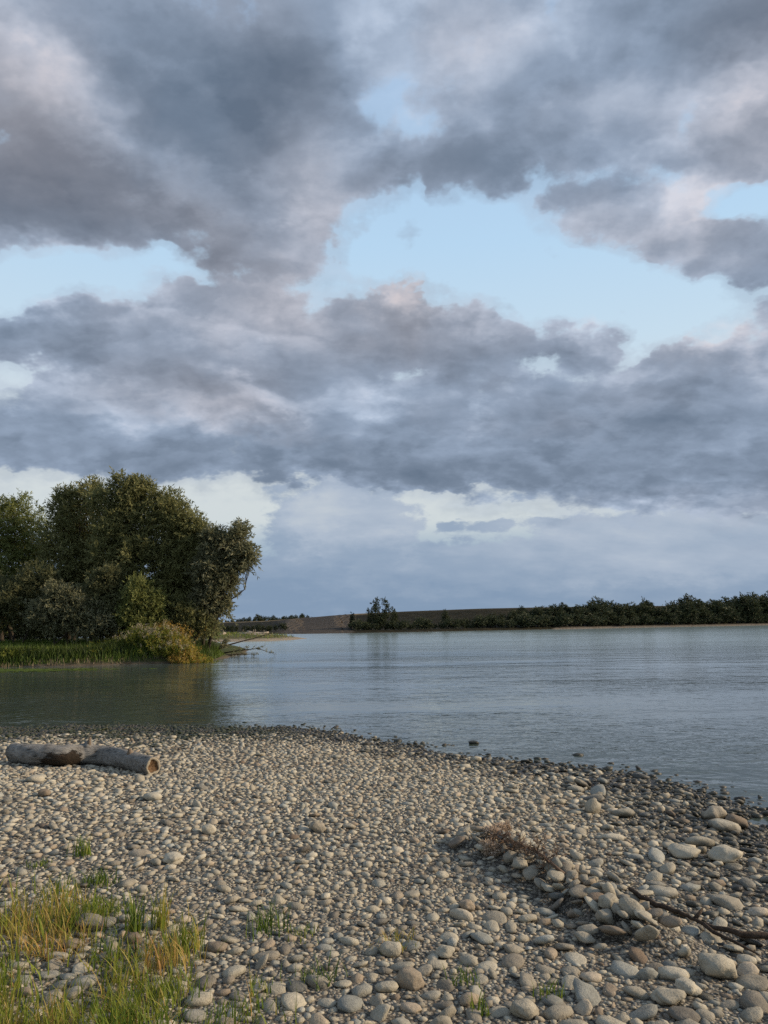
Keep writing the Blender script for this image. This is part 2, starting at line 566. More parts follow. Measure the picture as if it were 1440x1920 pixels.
def shore_dist(x, y):
    """Signed distance to the water's edge: positive on the land."""
    x = np.asarray(x, float); y = np.asarray(y, float)
    best = np.full(x.shape, 1e9); sign = np.zeros(x.shape)
    for (ax, ay), (bx, by) in zip(SHORE[:-1], SHORE[1:]):
        dx, dy = bx - ax, by - ay
        t = np.clip(((x - ax) * dx + (y - ay) * dy) / (dx * dx + dy * dy), 0, 1)
        d = np.hypot(x - (ax + t * dx), y - (ay + t * dy))
        cr = dx * (y - ay) - dy * (x - ax)
        m = d < best - 1e-9
        best = np.where(m, d, best)
        sign = np.where(m, np.where(cr < 0, 1.0, -1.0), sign)
    return best * sign


RIDGE_H = 0.10


def beach_base(x, y):
    d = shore_dist(x, y)
    h = np.where(d > 0, 0.62 * (1 - np.exp(-d / 7.5)) + 0.006 * np.minimum(d, 40), np.where(d > -1.6, d * 0.045, -0.072 + (d + 1.6) * 0.15))
    h = np.maximum(h, -1.1)
    near = np.exp(-np.maximum(0, np.hypot(x, y) - 25) / 20)
    return h + near * (0.020 * vnoise(x, y, 1.4, 1) + 0.035 * vnoise(x, y, 0.45, 2) * np.clip(d / 3, 0.45, 1))


def on_ground(px, py, f=None):
    f = f or beach_base
    d = ray(px, py)
    lo = 0.5
    t = lo
    for _ in range(4000):
        p = Vector((0, 0, CAM_H)) + d * t
        if p.z <= float(f(np.array([p.x]), np.array([p.y]))[0]):
            break
        t += 0.02 if t < 20 else 0.2
    return p


RIDGE = np.array([tuple(on_ground(a, b))[:2] for a, b in [(905, 1592), (960, 1612), (1010, 1640), (1050, 1672), (1110, 1705), (1170, 1742), (1230, 1775)]])


def ridge_dist(x, y):
    x = np.asarray(x, float); y = np.asarray(y, float)
    best = np.full(x.shape, 1e9)
    for (ax, ay), (bx, by) in zip(RIDGE[:-1], RIDGE[1:]):
        dx, dy = bx - ax, by - ay
        t = np.clip(((x - ax) * dx + (y - ay) * dy) / (dx * dx + dy * dy), 0, 1)
        best = np.minimum(best, np.hypot(x - (ax + t * dx), y - (ay + t * dy)))
    return best


HOLLOW = np.array([tuple(on_ground(a, b))[:2] for a, b in [(1040, 1690), (1000, 1668), (1075, 1712)]])


POOLS = [(*tuple(on_ground(a, b))[:2], r) for a, b, r in [(1425, 1538, .16), (1336, 1533, .09), (835, 1406, .22)]]


def height(x, y):
    h = beach_base(x, y)
    h = h + RIDGE_H * np.exp(-(ridge_dist(x, y) / 0.20) ** 2)
    for hx, hy in HOLLOW:
        h = h - 0.06 * np.exp(-((np.asarray(x) - hx) ** 2 + (np.asarray(y) - hy) ** 2) / 0.16 ** 2)
    for qx, qy, qr in POOLS:
        h = h - 0.075 * np.exp(-(((np.asarray(x) - qx) / (qr * 1.6)) ** 2 + ((np.asarray(y) - qy) / qr) ** 2))
    return h


def H1(x, y):
    return float(height(np.array([x], float), np.array([y], float))[0])


def ground_at(px, py):
    return on_ground(px, py, height)


def spaced(a, b, c, d, fine, coarse):
    left = b - np.geomspace(fine, b - a + fine, coarse)[::-1] + fine
    right = c + np.geomspace(fine, d - c + fine, coarse) - fine
    mid = np.arange(b, c, fine)
    return np.unique(np.round(np.concatenate([left[:-1], mid, right]), 4))


# ------------------------------------------------------------------ materials of the near bank
def wet_amount(g, pos, kind=None):
    """1 on stones that the river has just left wet, 0 higher up the beach."""
    x, y, z = g.sep(pos)
    n = g.noise(pos, 1.3, 3, 0.6)
    n2 = g.noise(pos, 9.0, 2, 0.6)
    lim = g.m('MULTIPLY_ADD', g.m('SUBTRACT', n, 0.5), 0.24, g.m('ADD', g.step(x, 0.4, 3.2, 0.095, 0.125), g.step(x, -1.0, -4.0, 0.0, 0.16)))
    lim = g.m('MULTIPLY_ADD', g.m('SUBTRACT', n2, 0.5), 0.12, lim)
    if kind is not None:
        lim = g.m('MULTIPLY_ADD', g.m('SUBTRACT', kind, 0.5), 0.17, lim)
    return g.step(g.m('SUBTRACT', z, lim), -0.045, 0.05, 1.0, 0.0)


def stone_material(name, per_object):
    m, g = new_mat(name)
    pos = position(g)
    if per_object:
        info = g.node('ShaderNodeObjectInfo')
        tc = info.outputs['Color']
    else:
        tc = attr(g, 'tint').outputs['Color']
    sp = g.node('ShaderNodeSeparateColor')
    g.put(sp.inputs[0], tc)
    tone, hue, kind = sp.outputs
    base = g.ramp(tone, [(0.0, (0.125, 0.112, 0.092)), (0.2, (0.24, 0.215, 0.166)), (0.55, (0.375, 0.340, 0.258)), (0.85, (0.465, 0.425, 0.330)), (1.0, (0.52, 0.48, 0.385))])
    warm = g.ramp(tone, [(0.0, (0.125, 0.088, 0.060)), (0.5, (0.305, 0.248, 0.178)), (1.0, (0.46, 0.395, 0.30))])
    cool = g.ramp(tone, [(0.0, (0.105, 0.108, 0.098)), (0.5, (0.270, 0.270, 0.232)), (1.0, (0.42, 0.42, 0.365))])
    c = g.mix(g.step(hue, 0.80, 1.0), base, warm)
    c = g.mix(g.step(hue, 0.24, 0.02), c, cool)
    big = g.noise(pos, 14, 4, 0.6)
    fine = g.noise(pos, 120, 3, 0.65)
    spots = g.voronoi(pos, 170, 'F1')
    k = g.m('MULTIPLY_ADD', g.m('SUBTRACT', big, 0.5), 0.85, 1.0)
    k = g.m('MULTIPLY_ADD', g.m('SUBTRACT', fine, 0.5), 1.0, k)
    k = g.m('MULTIPLY', k, g.step(g.m('ADD', spots, g.m('MULTIPLY', kind, 0.5)), 0.16, 0.34, 0.62, 1.0))
    c = g.v('SCALE', c, scale=k)
    # silt left in the lower part of the bed
    wet = wet_amount(g, pos, kind)
    x, y, z = g.sep(pos)
    alg = g.m('MULTIPLY', g.step(g.noise(pos, 2.4, 3, 0.6), 0.36, 0.58), g.step(x, -0.5, -3.5, 0.25, 1.0))
    wetc = g.mix(g.m('MULTIPLY', alg, 0.85), g.v('SCALE', c, scale=0.17), (0.027, 0.036, 0.011))
    c = g.mix(wet, c, wetc)
    rough = g.step(wet, 0.0, 1.0, 0.86, 0.42)
    hgt = g.m('ADD', g.m('MULTIPLY', fine, 0.5), g.m('MULTIPLY', big, 2.0))
    nrm = bump(g, hgt, 0.75, 0.008)
    finish(g, principled(g, c, rough, nrm, 0.28))
    return m


def beach_material():
    m, g = new_mat('gravel_bed')
    pos = position(g)
    cells = g.node('ShaderNodeTexVoronoi', feature='F1')
    g.put(cells.inputs['Vector'], pos)
    cells.inputs['Scale'].default_value = 42
    cells2 = g.node('ShaderNodeTexVoronoi', feature='F1')
    g.put(cells2.inputs['Vector'], pos)
    cells2.inputs['Scale'].default_value = 17
    r, _, _ = g.sep(cells.outputs['Color'])
    r2, _, _ = g.sep(cells2.outputs['Color'])
    n = g.noise(pos, 1.2, 4, 0.6)
    t = g.m('ADD', g.m('MULTIPLY', r, 0.55), g.m('MULTIPLY', r2, 0.3))
    c = g.ramp(g.m('MULTIPLY_ADD', n, 0.3, t), [(0.05, (0.10, 0.09, 0.072)), (0.5, (0.215, 0.194, 0.156)), (1.0, (0.36, 0.33, 0.27))])
    gap = g.step(cells.outputs['Distance'], 0.35, 0.62, 1.0, 0.35)
    c = g.v('SCALE', c, scale=gap)
    wet = wet_amount(g, pos)
    x, y, z = g.sep(pos)
    alg = g.m('MULTIPLY', g.step(g.noise(pos, 2.4, 3, 0.6), 0.40, 0.62), g.step(x, -0.5, -3.5, 0.25, 1.0))
    c = g.mix(wet, c, g.mix(alg, g.v('SCALE', c, scale=0.22), (0.018, 0.022, 0.008)))
    hg = g.m('ADD', g.m('MULTIPLY', cells.outputs['Distance'], -1.0), g.m('MULTIPLY', cells2.outputs['Distance'], -1.6))
    finish(g, principled(g, c, g.step(wet, 0, 1, 0.9, 0.45), bump(g, hg, 0.9, 0.02), 0.25))
    return m


M_STONE = stone_material('river_stone', False)
M_STONE_ONE = stone_material('river_stone_single', True)
M_BED = beach_material()

# ------------------------------------------------------------------ ground sheets
gx = spaced(-400, -10, 10, 400, 0.09, 26)
gy = spaced(-300, 1.5, 18.5, 60, 0.09, 22)
GX, GY = np.meshgrid(gx, gy, indexing='ij')
GZ = height(GX.ravel(), GY.ravel())
nx, ny = len(gx), len(gy)
ii = (np.arange(nx - 1)[:, None] * ny + np.arange(ny - 1)[None, :]).ravel()
beach = obj('beach', mesh_np('beach', np.stack([GX.ravel(), GY.ravel(), GZ], 1), np.stack([ii, ii + ny, ii + ny + 1, ii + 1], 1), mats=[M_BED]))
tag(beach, 'pale cobble beach sloping down to the river, dark and wet along its edge', None, None, 'structure')

# ------------------------------------------------------------------ stones
def ico(level):
    bm = bmesh.new()
    bmesh.ops.create_icosphere(bm, subdivisions=level, radius=1.0)
    bm.verts.ensure_lookup_table()
    V = np.array([v.co[:] for v in bm.verts]); F = np.array([[v.index for v in f.verts] for f in bm.faces])
    bm.free()
    return V, F


ICO = [ico(1), ico(2), ico(3)]
PROTO = []
for k in range(18):
    r = np.random.default_rng(50 + k)
    e = r.uniform(2.0, 2.9)
    ax = np.array([1.0, r.uniform(0.58, 0.88), r.uniform(0.27, 0.50)])
    waves = [(r.normal(size=3) * r.uniform(0.9, 2.2), r.uniform(0, 6.28), r.uniform(0.03, 0.085)) for _ in range(6)] + [(r.normal(size=3) * r.uniform(3.0, 5.0), r.uniform(0, 6.28), r.uniform(0.008, 0.02)) for _ in range(7)]
    facets = [(lambda n: n / np.linalg.norm(n))(r.normal(size=3)) for _ in range(r.integers(1, 5))]
    depth = [r.uniform(0.74, 0.93) for _ in facets]
    lods = []
    for V, F in ICO:
        rr = 1.0 / (np.abs(V) ** e).sum(1) ** (1 / e)
        for w, ph, a in waves:
            rr = rr * (1 + a * np.sin(V @ w * 2.0 + ph))
        P = V * rr[:, None]
        for n, d in zip(facets, depth):        # worn-down broken faces
            s = P @ n
            P = P - np.outer(np.where(s > d, (s - d) * 0.78, 0), n)
        lods.append((P * ax, F))
    PROTO.append(lods)
PROTO_MESH = [mesh_np('cobble', P[2][0] if False else P[1][0], P[1][1], mats=[M_STONE_ONE]) for P in PROTO]
PROTO_FINE = [mesh_np('boulder', P[2][0], P[2][1], mats=[M_STONE_ONE]) for P in PROTO]


def rot_mats(yaw, tx, ty):
    cz, sz = np.cos(yaw), np.sin(yaw); cx, sx = np.cos(tx), np.sin(tx); cy, sy = np.cos(ty), np.sin(ty)
    o, i = np.zeros_like(yaw), np.ones_like(yaw)
    Rz = np.stack([np.stack([cz, -sz, o], -1), np.stack([sz, cz, o], -1), np.stack([o, o, i], -1)], -2)
    Rx = np.stack([np.stack([i, o, o], -1), np.stack([o, cx, -sx], -1), np.stack([o, sx, cx], -1)], -2)
    Ry = np.stack([np.stack([cy, o, sy], -1), np.stack([o, i, o], -1), np.stack([-sy, o, cy], -1)], -2)
    return Rx @ Ry @ Rz


TAKEN = []          # (x, y, r) of the boulders that stand alone


class Scatter:
    def __init__(self, cell):
        self.c = cell; self.d = {}

    def free(self, x, y, r, k):
        ci, cj = int(x // self.c), int(y // self.c)
        for i in (ci - 1, ci, ci + 1):
            for j in (cj - 1, cj, cj + 1):
                for (px, py, pr) in self.d.get((i, j), ()):
                    q = (pr + r) * k
                    if (px - x) ** 2 + (py - y) ** 2 < q * q:
                        return False
        return True

    def add(self, x, y, r):
        self.d.setdefault((int(x // self.c), int(y // self.c)), []).append((x, y, r))


def in_view(x, y, m=1.22):
    return (y > 2.55) & (np.abs(x) < 0.5 * m * y + 0.35) & (y < 18.2)


def spread_stones():
    sc = Scatter(0.36)
    for x, y, r in TAKEN:
        sc.add(x, y, r)
    R = random.Random(5)
    out = []
    # stones heaped on the ridge
    for _ in range(420):
        i = R.randrange(len(RIDGE) - 1); t = R.random()
        x = RIDGE[i][0] * (1 - t) + RIDGE[i + 1][0] * t + R.gauss(0, 0.10); y = RIDGE[i][1] * (1 - t) + RIDGE[i + 1][1] * t + R.gauss(0, 0.10)
        r = R.uniform(0.040, 0.078)
        if sc.free(x, y, r, 0.62):
            sc.add(x, y, r)
            out.append((x, y, r, 0.045))
    heap = [on_ground(a, b) for a, b in [(1150, 1740), (1185, 1765), (1115, 1765)]]
    for _ in range(70):
        h = R.choice(heap)
        x, y, r = h.x + R.gauss(0, .12), h.y + R.gauss(0, .12), R.uniform(.045, .08)
        if sc.free(x, y, r, 0.66):
            sc.add(x, y, r)
            out.append((x, y, r, 0.03))
    tiers = [(330, 0.066, 0.098, 0.92, 18), (32000, 0.036, 0.058, 0.78, 18), (44000, 0.024, 0.040, 0.74, 18), (52000, 0.016, 0.027, 0.70, 10.0), (30000, 0.010, 0.016, 0.72, 5.8)]
    for n, r0, r1, k, ymax in tiers:
        ys = 2.55 + (ymax - 2.55) * np.sqrt(rng.random(n)); xs = (rng.random(n) * 2 - 1) * (0.61 * ys + 0.35)
        rs = r0 + (r1 - r0) * rng.random(n) ** 1.6
        rs = rs * (1 + (0.38 if r0 > 0.03 else 0.1) * np.clip((4.9 - ys) / 1.6, 0, 1)) * (1 + (0.30 if r0 > 0.03 else 0.12) * np.clip((xs / ys - .06) / .2, 0, 1)) * 1.08
        d = shore_dist(xs, ys); rd = ridge_dist(xs, ys)
        keep = (d > -1.7) & ((d > 0) | (rng.random(n) < 0.75 * np.exp(d * 1.5)))
        # larger stones to the right and by the water, finer ground in the lee of the ridge
        patch = vnoise(xs, ys, 0.9, 7)
        if r0 > 0.07:
            keep &= rng.random(n) < np.clip(0.22 + 0.30 * patch + 0.40 * (xs > 1.0), 0.05, 0.9)
        elif r0 > 0.045:
            keep &= rng.random(n) < np.clip(0.72 + 0.50 * patch + 0.2 * (xs > 1), 0.12, 1)
        for q in POOLS:
            keep &= np.hypot((xs - q[0]) / 1.5, ys - q[1]) > q[2] * .75
        for h in HOLLOW:
            if r0 > 0.025:
                keep &= np.hypot(xs - h[0], ys - h[1]) > 0.16
        for x, y, r in zip(xs[keep].tolist(), ys[keep].tolist(), rs[keep].tolist()):
            if sc.free(x, y, r, k):
                sc.add(x, y, r)
                out.append((x, y, r, 0.0))
    return np.array(out)


# ------------------------------------------------------------------ boulders that stand out, each a thing of its own
# photograph point where it meets the ground, width in photograph pixels, height / width, colour (tone, hue, spots), shape, yaw, tilt
BOULDERS = [
    (1360, 1620, 58, .62, (.80, .55, .3), 3, 0.3, 0, 'large pale domed boulder alone near the right edge of the beach'),
    (1110, 1527, 32, 1.05, (.52, .80, .2), 7, 0.9, 35, 'upright blocky brown and grey stone standing among flat ones near the wet shingle'),
    (1381, 1553, 36, .72, (.30, .97, .2), 12, 0.2, 10, 'round olive brown stone beside the small puddle'),
    (1338, 1541, 44, .75, (.66, .90, .4), 5, 0.5, -25, 'tilted tan stone leaning up behind a pale flat one beside the puddle'),
    (1358, 1560, 52, .46, (.82, .55, .4), 9, 0.1, 5, 'smooth pale oval stone in front of the olive stone by the puddle'),
    (888, 1399, 22, .45, (.16, .5, .4), 2, 0.3, 0, 'lone dark wet stone standing in the river off the stony spit'),
    (768, 1858, 52, .68, (.44, .93, .1), 10, 0.4, 8, 'squat brown boulder with a broken face, low in the middle of the beach'),
    (326, 1622, 34, .60, (.90, .55, .4), 6, 0.8, 6, 'smooth pale rounded stone on the left half of the beach below the driftwood log'),
    (1145, 1712, 46, .72, (.56, .50, .05), 1, 0.2, 4, 'round speckled grey boulder on top of the heaped stone ridge'),
    (1136, 1738, 40, .80, (.36, .40, .3), 14, 1.2, 18, 'grey wedge shaped stone under the speckled boulder of the ridge'),
    (1186, 1726, 48, .74, (.50, .50, .2), 8, 0.7, 20, 'blocky pale grey stone at the upper end of the dark branch'),
    (391, 1566, 26, .85, (.74, .55, .2), 11, 0.2, 0, 'knobby pale stone standing up on the left middle of the beach'),
    (596, 1562, 30, .72, (.46, .86, .3), 13, 0.4, 28, 'pointed tan stone that stands up in the middle of the beach'),
    (1282, 1612, 52, .52, (.76, .50, .4), 15, -0.5, 4, 'long pale egg shaped stone lying aslant left of the domed boulder'),
    (1345, 1838, 64, .66, (.62, .62, .2), 0, 0.3, 10, 'big pale blocky boulder low on the right of the beach'),
    (1252, 1888, 54, .48, (.55, .40, .1), 4, 0.1, 0, 'flat grey oval stone near the bottom right of the beach'),
    (877, 1712, 28, .78, (.62, 1.0, .4), 16, 0.6, 6, 'orange tinted stone left of the heaped stone ridge'),
    (735, 1795, 42, .68, (.68, .52, .05), 17, 0.2, 0, 'round speckled pale boulder beside a small dry grass tuft'),
    (835, 1798, 36, .66, (.60, .50, .3), 3, 1.1, 0, 'round grey stone just right of the speckled pale boulder'),
    (252, 1770, 26, .80, (.22, .92, .3), 9, 0.2, 14, 'dark brown stone between the grass tufts at the lower left'),
    (165, 1748, 44, .55, (.26, .55, .2), 6, 0.2, 8, 'broad grey brown stone behind the lower left grass'),
    (82, 1495, 22, .72, (.30, .95, .3), 2, 0.4, 0, 'brownish round stone below the left part of the driftwood log'),
    (1290, 1868, 44, .60, (.80, .50, .4), 1, 0.5, 12, 'pale oval stone tilted near the bottom right corner of the beach'),
    (985, 1912, 48, .70, (.50, .46, .1), 11, 0.8, 6, 'rounded speckled grey boulder cut off by the bottom of the view'),
    (1076, 1724, 22, .80, (.40, .97, .3), 12, 0.1, 0, 'small mossy brown stone in the dark hollow beside the ridge'),
    (1250, 1716, 1, 1, (.5, .5, .3), 5, 0, 0, None),
]
for (px, py, w, asp, tint, k, yaw, tilt, label) in BOULDERS:
    if label is None:
        continue
    g0 = ground_at(px, py)
    dist = math.hypot(g0.x, g0.y)
    r = w / 2 / FPX * math.hypot(dist, CAM_H - g0.z)
    P = PROTO[k][2][0]
    ex = np.abs(P).max(0)
    o = obj('boulder', PROTO_FINE[k])
    asp *= .86
    sz = r * asp / ex[2]
    o.scale = (r / ex[0], r * 0.85 / ex[1], sz)
    o.rotation_euler = (rad(tilt) * 0.6, rad(tilt), yaw)
    cy = g0.y + r * 0.55
    cx = g0.x * cy / g0.y
    base = max(H1(cx, cy), -0.02 if py < 1405 else -9)
    o.location = (cx, cy, base + r * asp * 0.72)
    o.color = (tint[0] - .10, tint[1], tint[2], 1)
    tag(o, label, 'stone')
    TAKEN.append((cx, cy, r * 0.95))

# the driftwood log keeps its place free
LOG_PX = [(18, 1433), (60, 1438), (110, 1440), (150, 1436), (190, 1436), (235, 1445), (283, 1456)]
for a, b in LOG_PX[1::2]:
    p_ = ground_at(a, b - 4)
    TAKEN.append((p_.x, p_.y + 0.08, 0.10))

STONES = spread_stones()


def emit_stones():
    X, Y, R, LIFT = STONES.T
    n = len(X)
    Z = height(X, Y)
    ridge = np.exp(-(ridge_dist(X, Y) / 0.25) ** 2)
    proto = rng.integers(0, len(PROTO), n)
    yaw = rng.random(n) * 6.283
    tl = np.where(rng.random(n) < 0.14, 0.50, 0.15) + 0.25 * ridge
    tx, ty = rng.normal(size=n) * tl, rng.normal(size=n) * tl
    tone = np.clip(rng.normal(0.55, 0.15, n) + 0.07 * vnoise(X, Y, 0.8, 9) - 0.13 * np.clip((5.4 - Y) / 1.6, 0, 1), 0, 1)
    tone = np.clip(tone - 0.22 * ridge, 0, 1)
    dark = rng.random(n) < 0.11
    tone = np.where(dark, rng.random(n) * 0.28, tone)
    hue = rng.random(n); kind = rng.random(n)
    flat = rng.uniform(0.75, 1.10, n)
    dist = np.hypot(np.hypot(X, Y), 1.6)
    pxr = R * 773 / dist
    pz = np.array([PROTO[k][1][0][:, 2].max() for k in range(len(PROTO))])[proto]
    zc = Z + LIFT + R * pz * flat * rng.uniform(0.15, 0.70, n) - 0.003
    vis = (np.abs(X) < 0.497 * Y) & (shore_dist(X, Y) > -0.2) & (Y > 2.95)
    order = np.argsort(-np.where(vis, pxr, 0))
    single = set(order[:290].tolist())
    RM = rot_mats(yaw, tx, ty)
    # the largest in the picture: one object each, parts of the beach
    for i in order[:290]:
        o = bpy.data.objects.new('cobble', PROTO_MESH[proto[i]])
        COL.objects.link(o)
        o.parent = beach
        o.rotation_euler = Matrix(RM[i].tolist()).to_euler()
        o.scale = (R[i], R[i], R[i] * flat[i])
        o.location = (X[i], Y[i], zc[i])
        o.color = (tone[i], hue[i], kind[i], 1)
    V, F, C, nv = [], [], [], 0
    lod = np.where(pxr > 11, 1, 0)
    keep = np.array([i not in single for i in range(n)])
    for k in range(len(PROTO)):
        for L in (0, 1):
            ix = np.nonzero((proto == k) & (lod == L) & keep)[0]
            if not len(ix):
                continue
            P, T = PROTO[k][L]
            S_ = np.stack([R[ix], R[ix], R[ix] * flat[ix]], 1)
            W = np.einsum('nij,nvj->nvi', RM[ix], P[None] * S_[:, None]) + np.stack([X[ix], Y[ix], zc[ix]], 1)[:, None]
            V.append(W.reshape(-1, 3))
            F.append((T[None] + (np.arange(len(ix)) * len(P))[:, None, None]).reshape(-1, 3) + nv)
            C.append(np.repeat(np.stack([tone[ix], hue[ix], kind[ix]], 1), len(P), axis=0))
            nv += len(ix) * len(P)
    me = mesh_np('pebbles', np.concatenate(V), np.concatenate(F), np.concatenate(C), True, [M_STONE])
    o = obj('pebbles', me, beach)
    o['kind'] = 'stuff'
    print('stones', n, 'tris', len(me.polygons))


emit_stones()
# ------------------------------------------------------------------ the river
def water_material():
    m, g = new_mat('river_water')
    pos = position(g)
    x, y, z = g.sep(pos)
    dist = g.v('LENGTH', g.xyz(x, y, 0))
    flow = g.v('MULTIPLY', pos, (0.75, 1.0, 1.0))
    zone = g.noise(g.v('MULTIPLY', pos, (0.035, 0.11, 0)), 1.0, 3, 0.6)
    zone = g.step(zone, 0.38, 0.66, 0.35, 1.6)
    riffle = g.step(g.v('DISTANCE', g.v('MULTIPLY', pos, (0.55, 1.0, 0)), (-5.5, 20.5, 0)), 2.0, 5.5, 1.0, 0.0)
    amp = g.m('MULTIPLY_ADD', riffle, 0.9, zone)
    h = g.m('MULTIPLY', g.noise(flow, 1.1, 3, 0.5, 0.4), 0.55)
    h = g.m('MULTIPLY_ADD', g.noise(flow, 3.4, 3, 0.5, 0.6), 0.26, h)
    h = g.m('MULTIPLY_ADD', g.noise(flow, 11.0, 2, 0.5, 0.3), 0.060, h)
    nrm = bump(g, g.m('MULTIPLY', h, amp), 1.0, 0.055)
    c = g.mix(g.step(dist, 30, 90), (0.056, 0.074, 0.062), (0.24, 0.315, 0.31))  # base colour paler with distance, painted in for weak sky reflection
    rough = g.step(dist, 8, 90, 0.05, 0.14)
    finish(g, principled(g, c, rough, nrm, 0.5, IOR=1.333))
    return m


M_WATER = water_material()
s_ = 6000.0
river = obj('river', mesh_np('river', [(-s_, -s_, 0), (s_, -s_, 0), (s_, s_, 0), (-s_, s_, 0)], np.array([[0, 1, 2, 3]]), smooth=False, mats=[M_WATER]))
tag(river, 'calm grey blue river with fine ripples', None, None, 'structure')
# ------------------------------------------------------------------ plant materials
def leaf_material(name, stops, trans=0.45, rough=0.6, spec=0.25):
    m, g = new_mat(name)
    t = attr(g, 'tint').outputs['Fac']
    c = g.ramp(t, stops)
    a = principled(g, c, rough, None, spec)
    if trans <= 0:
        finish(g, a)
        return m
    b = g.node('ShaderNodeBsdfTranslucent')
    g.put(b.inputs['Color'], c)
    mx = g.node('ShaderNodeMixShader')
    mx.inputs[0].default_value = trans
    g.t.links.new(a, mx.inputs[1]); g.t.links.new(b.outputs[0], mx.inputs[2])
    finish(g, mx.outputs[0])
    return m


def bark_material(name, a, b, scale=18.0):
    m, g = new_mat(name)
    pos = position(g)
    n = g.noise(g.v('MULTIPLY', pos, (1, 1, 0.35)), scale, 4, 0.6)
    finish(g, principled(g, g.ramp(n, [(0.3, a), (0.7, b)]), 0.9, bump(g, n, 0.6, 0.02), 0.15))
    return m


M_WILLOW = leaf_material('willow_leaf', [(0, (0.101, 0.108, 0.043)), (0.45, (0.213, 0.217, 0.086)), (0.8, (0.335, 0.321, 0.137)), (1, (0.487, 0.429, 0.195))])
M_WILLOW_GREY = leaf_material('grey_willow_leaf', [(0, (0.105, 0.109, 0.058)), (0.45, (0.224, 0.226, 0.125)), (0.8, (0.356, 0.342, 0.215)), (1, (0.507, 0.468, 0.311))])
M_WILLOW_GREEN = leaf_material('green_willow_leaf', [(0, (0.094, 0.109, 0.035)), (0.45, (0.194, 0.217, 0.069)), (0.8, (0.304, 0.321, 0.109)), (1, (0.447, 0.409, 0.166))])
M_WILLOW_BROWN = leaf_material('browning_leaf', [(0, (0.088, 0.097, 0.047)), (0.45, (0.183, 0.186, 0.086)), (0.8, (0.295, 0.288, 0.137)), (1, (0.429, 0.377, 0.195))])
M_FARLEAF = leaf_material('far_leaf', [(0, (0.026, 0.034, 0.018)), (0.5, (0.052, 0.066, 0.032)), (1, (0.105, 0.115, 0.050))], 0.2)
M_GRASS = leaf_material('grass_blade', [(0, (0.037, 0.068, 0.011)), (0.35, (0.107, 0.173, 0.020)), (0.6, (0.238, 0.277, 0.033)), (0.8, (0.413, 0.314, 0.083)), (1, (0.464, 0.266, 0.094))], 0.35)
M_BANKGRASS = leaf_material('bank_grass', [(0, (0.028, 0.040, 0.011)), (0.35, (0.075, 0.112, 0.022)), (0.6, (0.15, 0.225, 0.032)), (0.8, (0.20, 0.19, 0.055)), (1, (0.31, 0.22, 0.10))], 0.3)
M_GOLD = leaf_material('autumn_herb', [(0, (0.078, 0.108, 0.020)), (0.35, (0.180, 0.203, 0.031)), (0.6, (0.324, 0.284, 0.050)), (0.85, (0.444, 0.257, 0.055)), (1, (0.456, 0.351, 0.143))], 0.35)
M_PLUME = leaf_material('pale_plume', [(0, (0.24, 0.21, 0.13)), (1, (0.46, 0.40, 0.28))], 0.3)
M_REED = leaf_material('dead_reed', [(0, (0.10, 0.08, 0.045)), (1, (0.27, 0.215, 0.135))], 0.2)
M_BARK = bark_material('bark', (0.030, 0.025, 0.018), (0.085, 0.070, 0.052))
M_DEADWOOD = bark_material('bleached_wood', (0.26, 0.22, 0.17), (0.46, 0.40, 0.31), 5)
M_TWIG = bark_material('dark_twig', (0.035, 0.025, 0.018), (0.085, 0.062, 0.045), 40)


def unit(v):
    return v / np.maximum(np.linalg.norm(v, axis=-1, keepdims=True), 1e-9)


def leaf_quads(base, dirs, length, width, r):
    """Narrow diamond leaves: base points, directions, lengths, widths."""
    n = len(base)
    side = unit(np.cross(dirs, unit(r.normal(size=(n, 3)))))
    L = length[:, None]; W = width[:, None]
    V = np.stack([base, base + dirs * L * 0.45 + side * W * 0.5, base + dirs * L, base + dirs * L * 0.45 - side * W * 0.5], 1).reshape(-1, 3)
    F = np.arange(n * 4).reshape(-1, 4)
    return V, F


DENSITY = 4.6


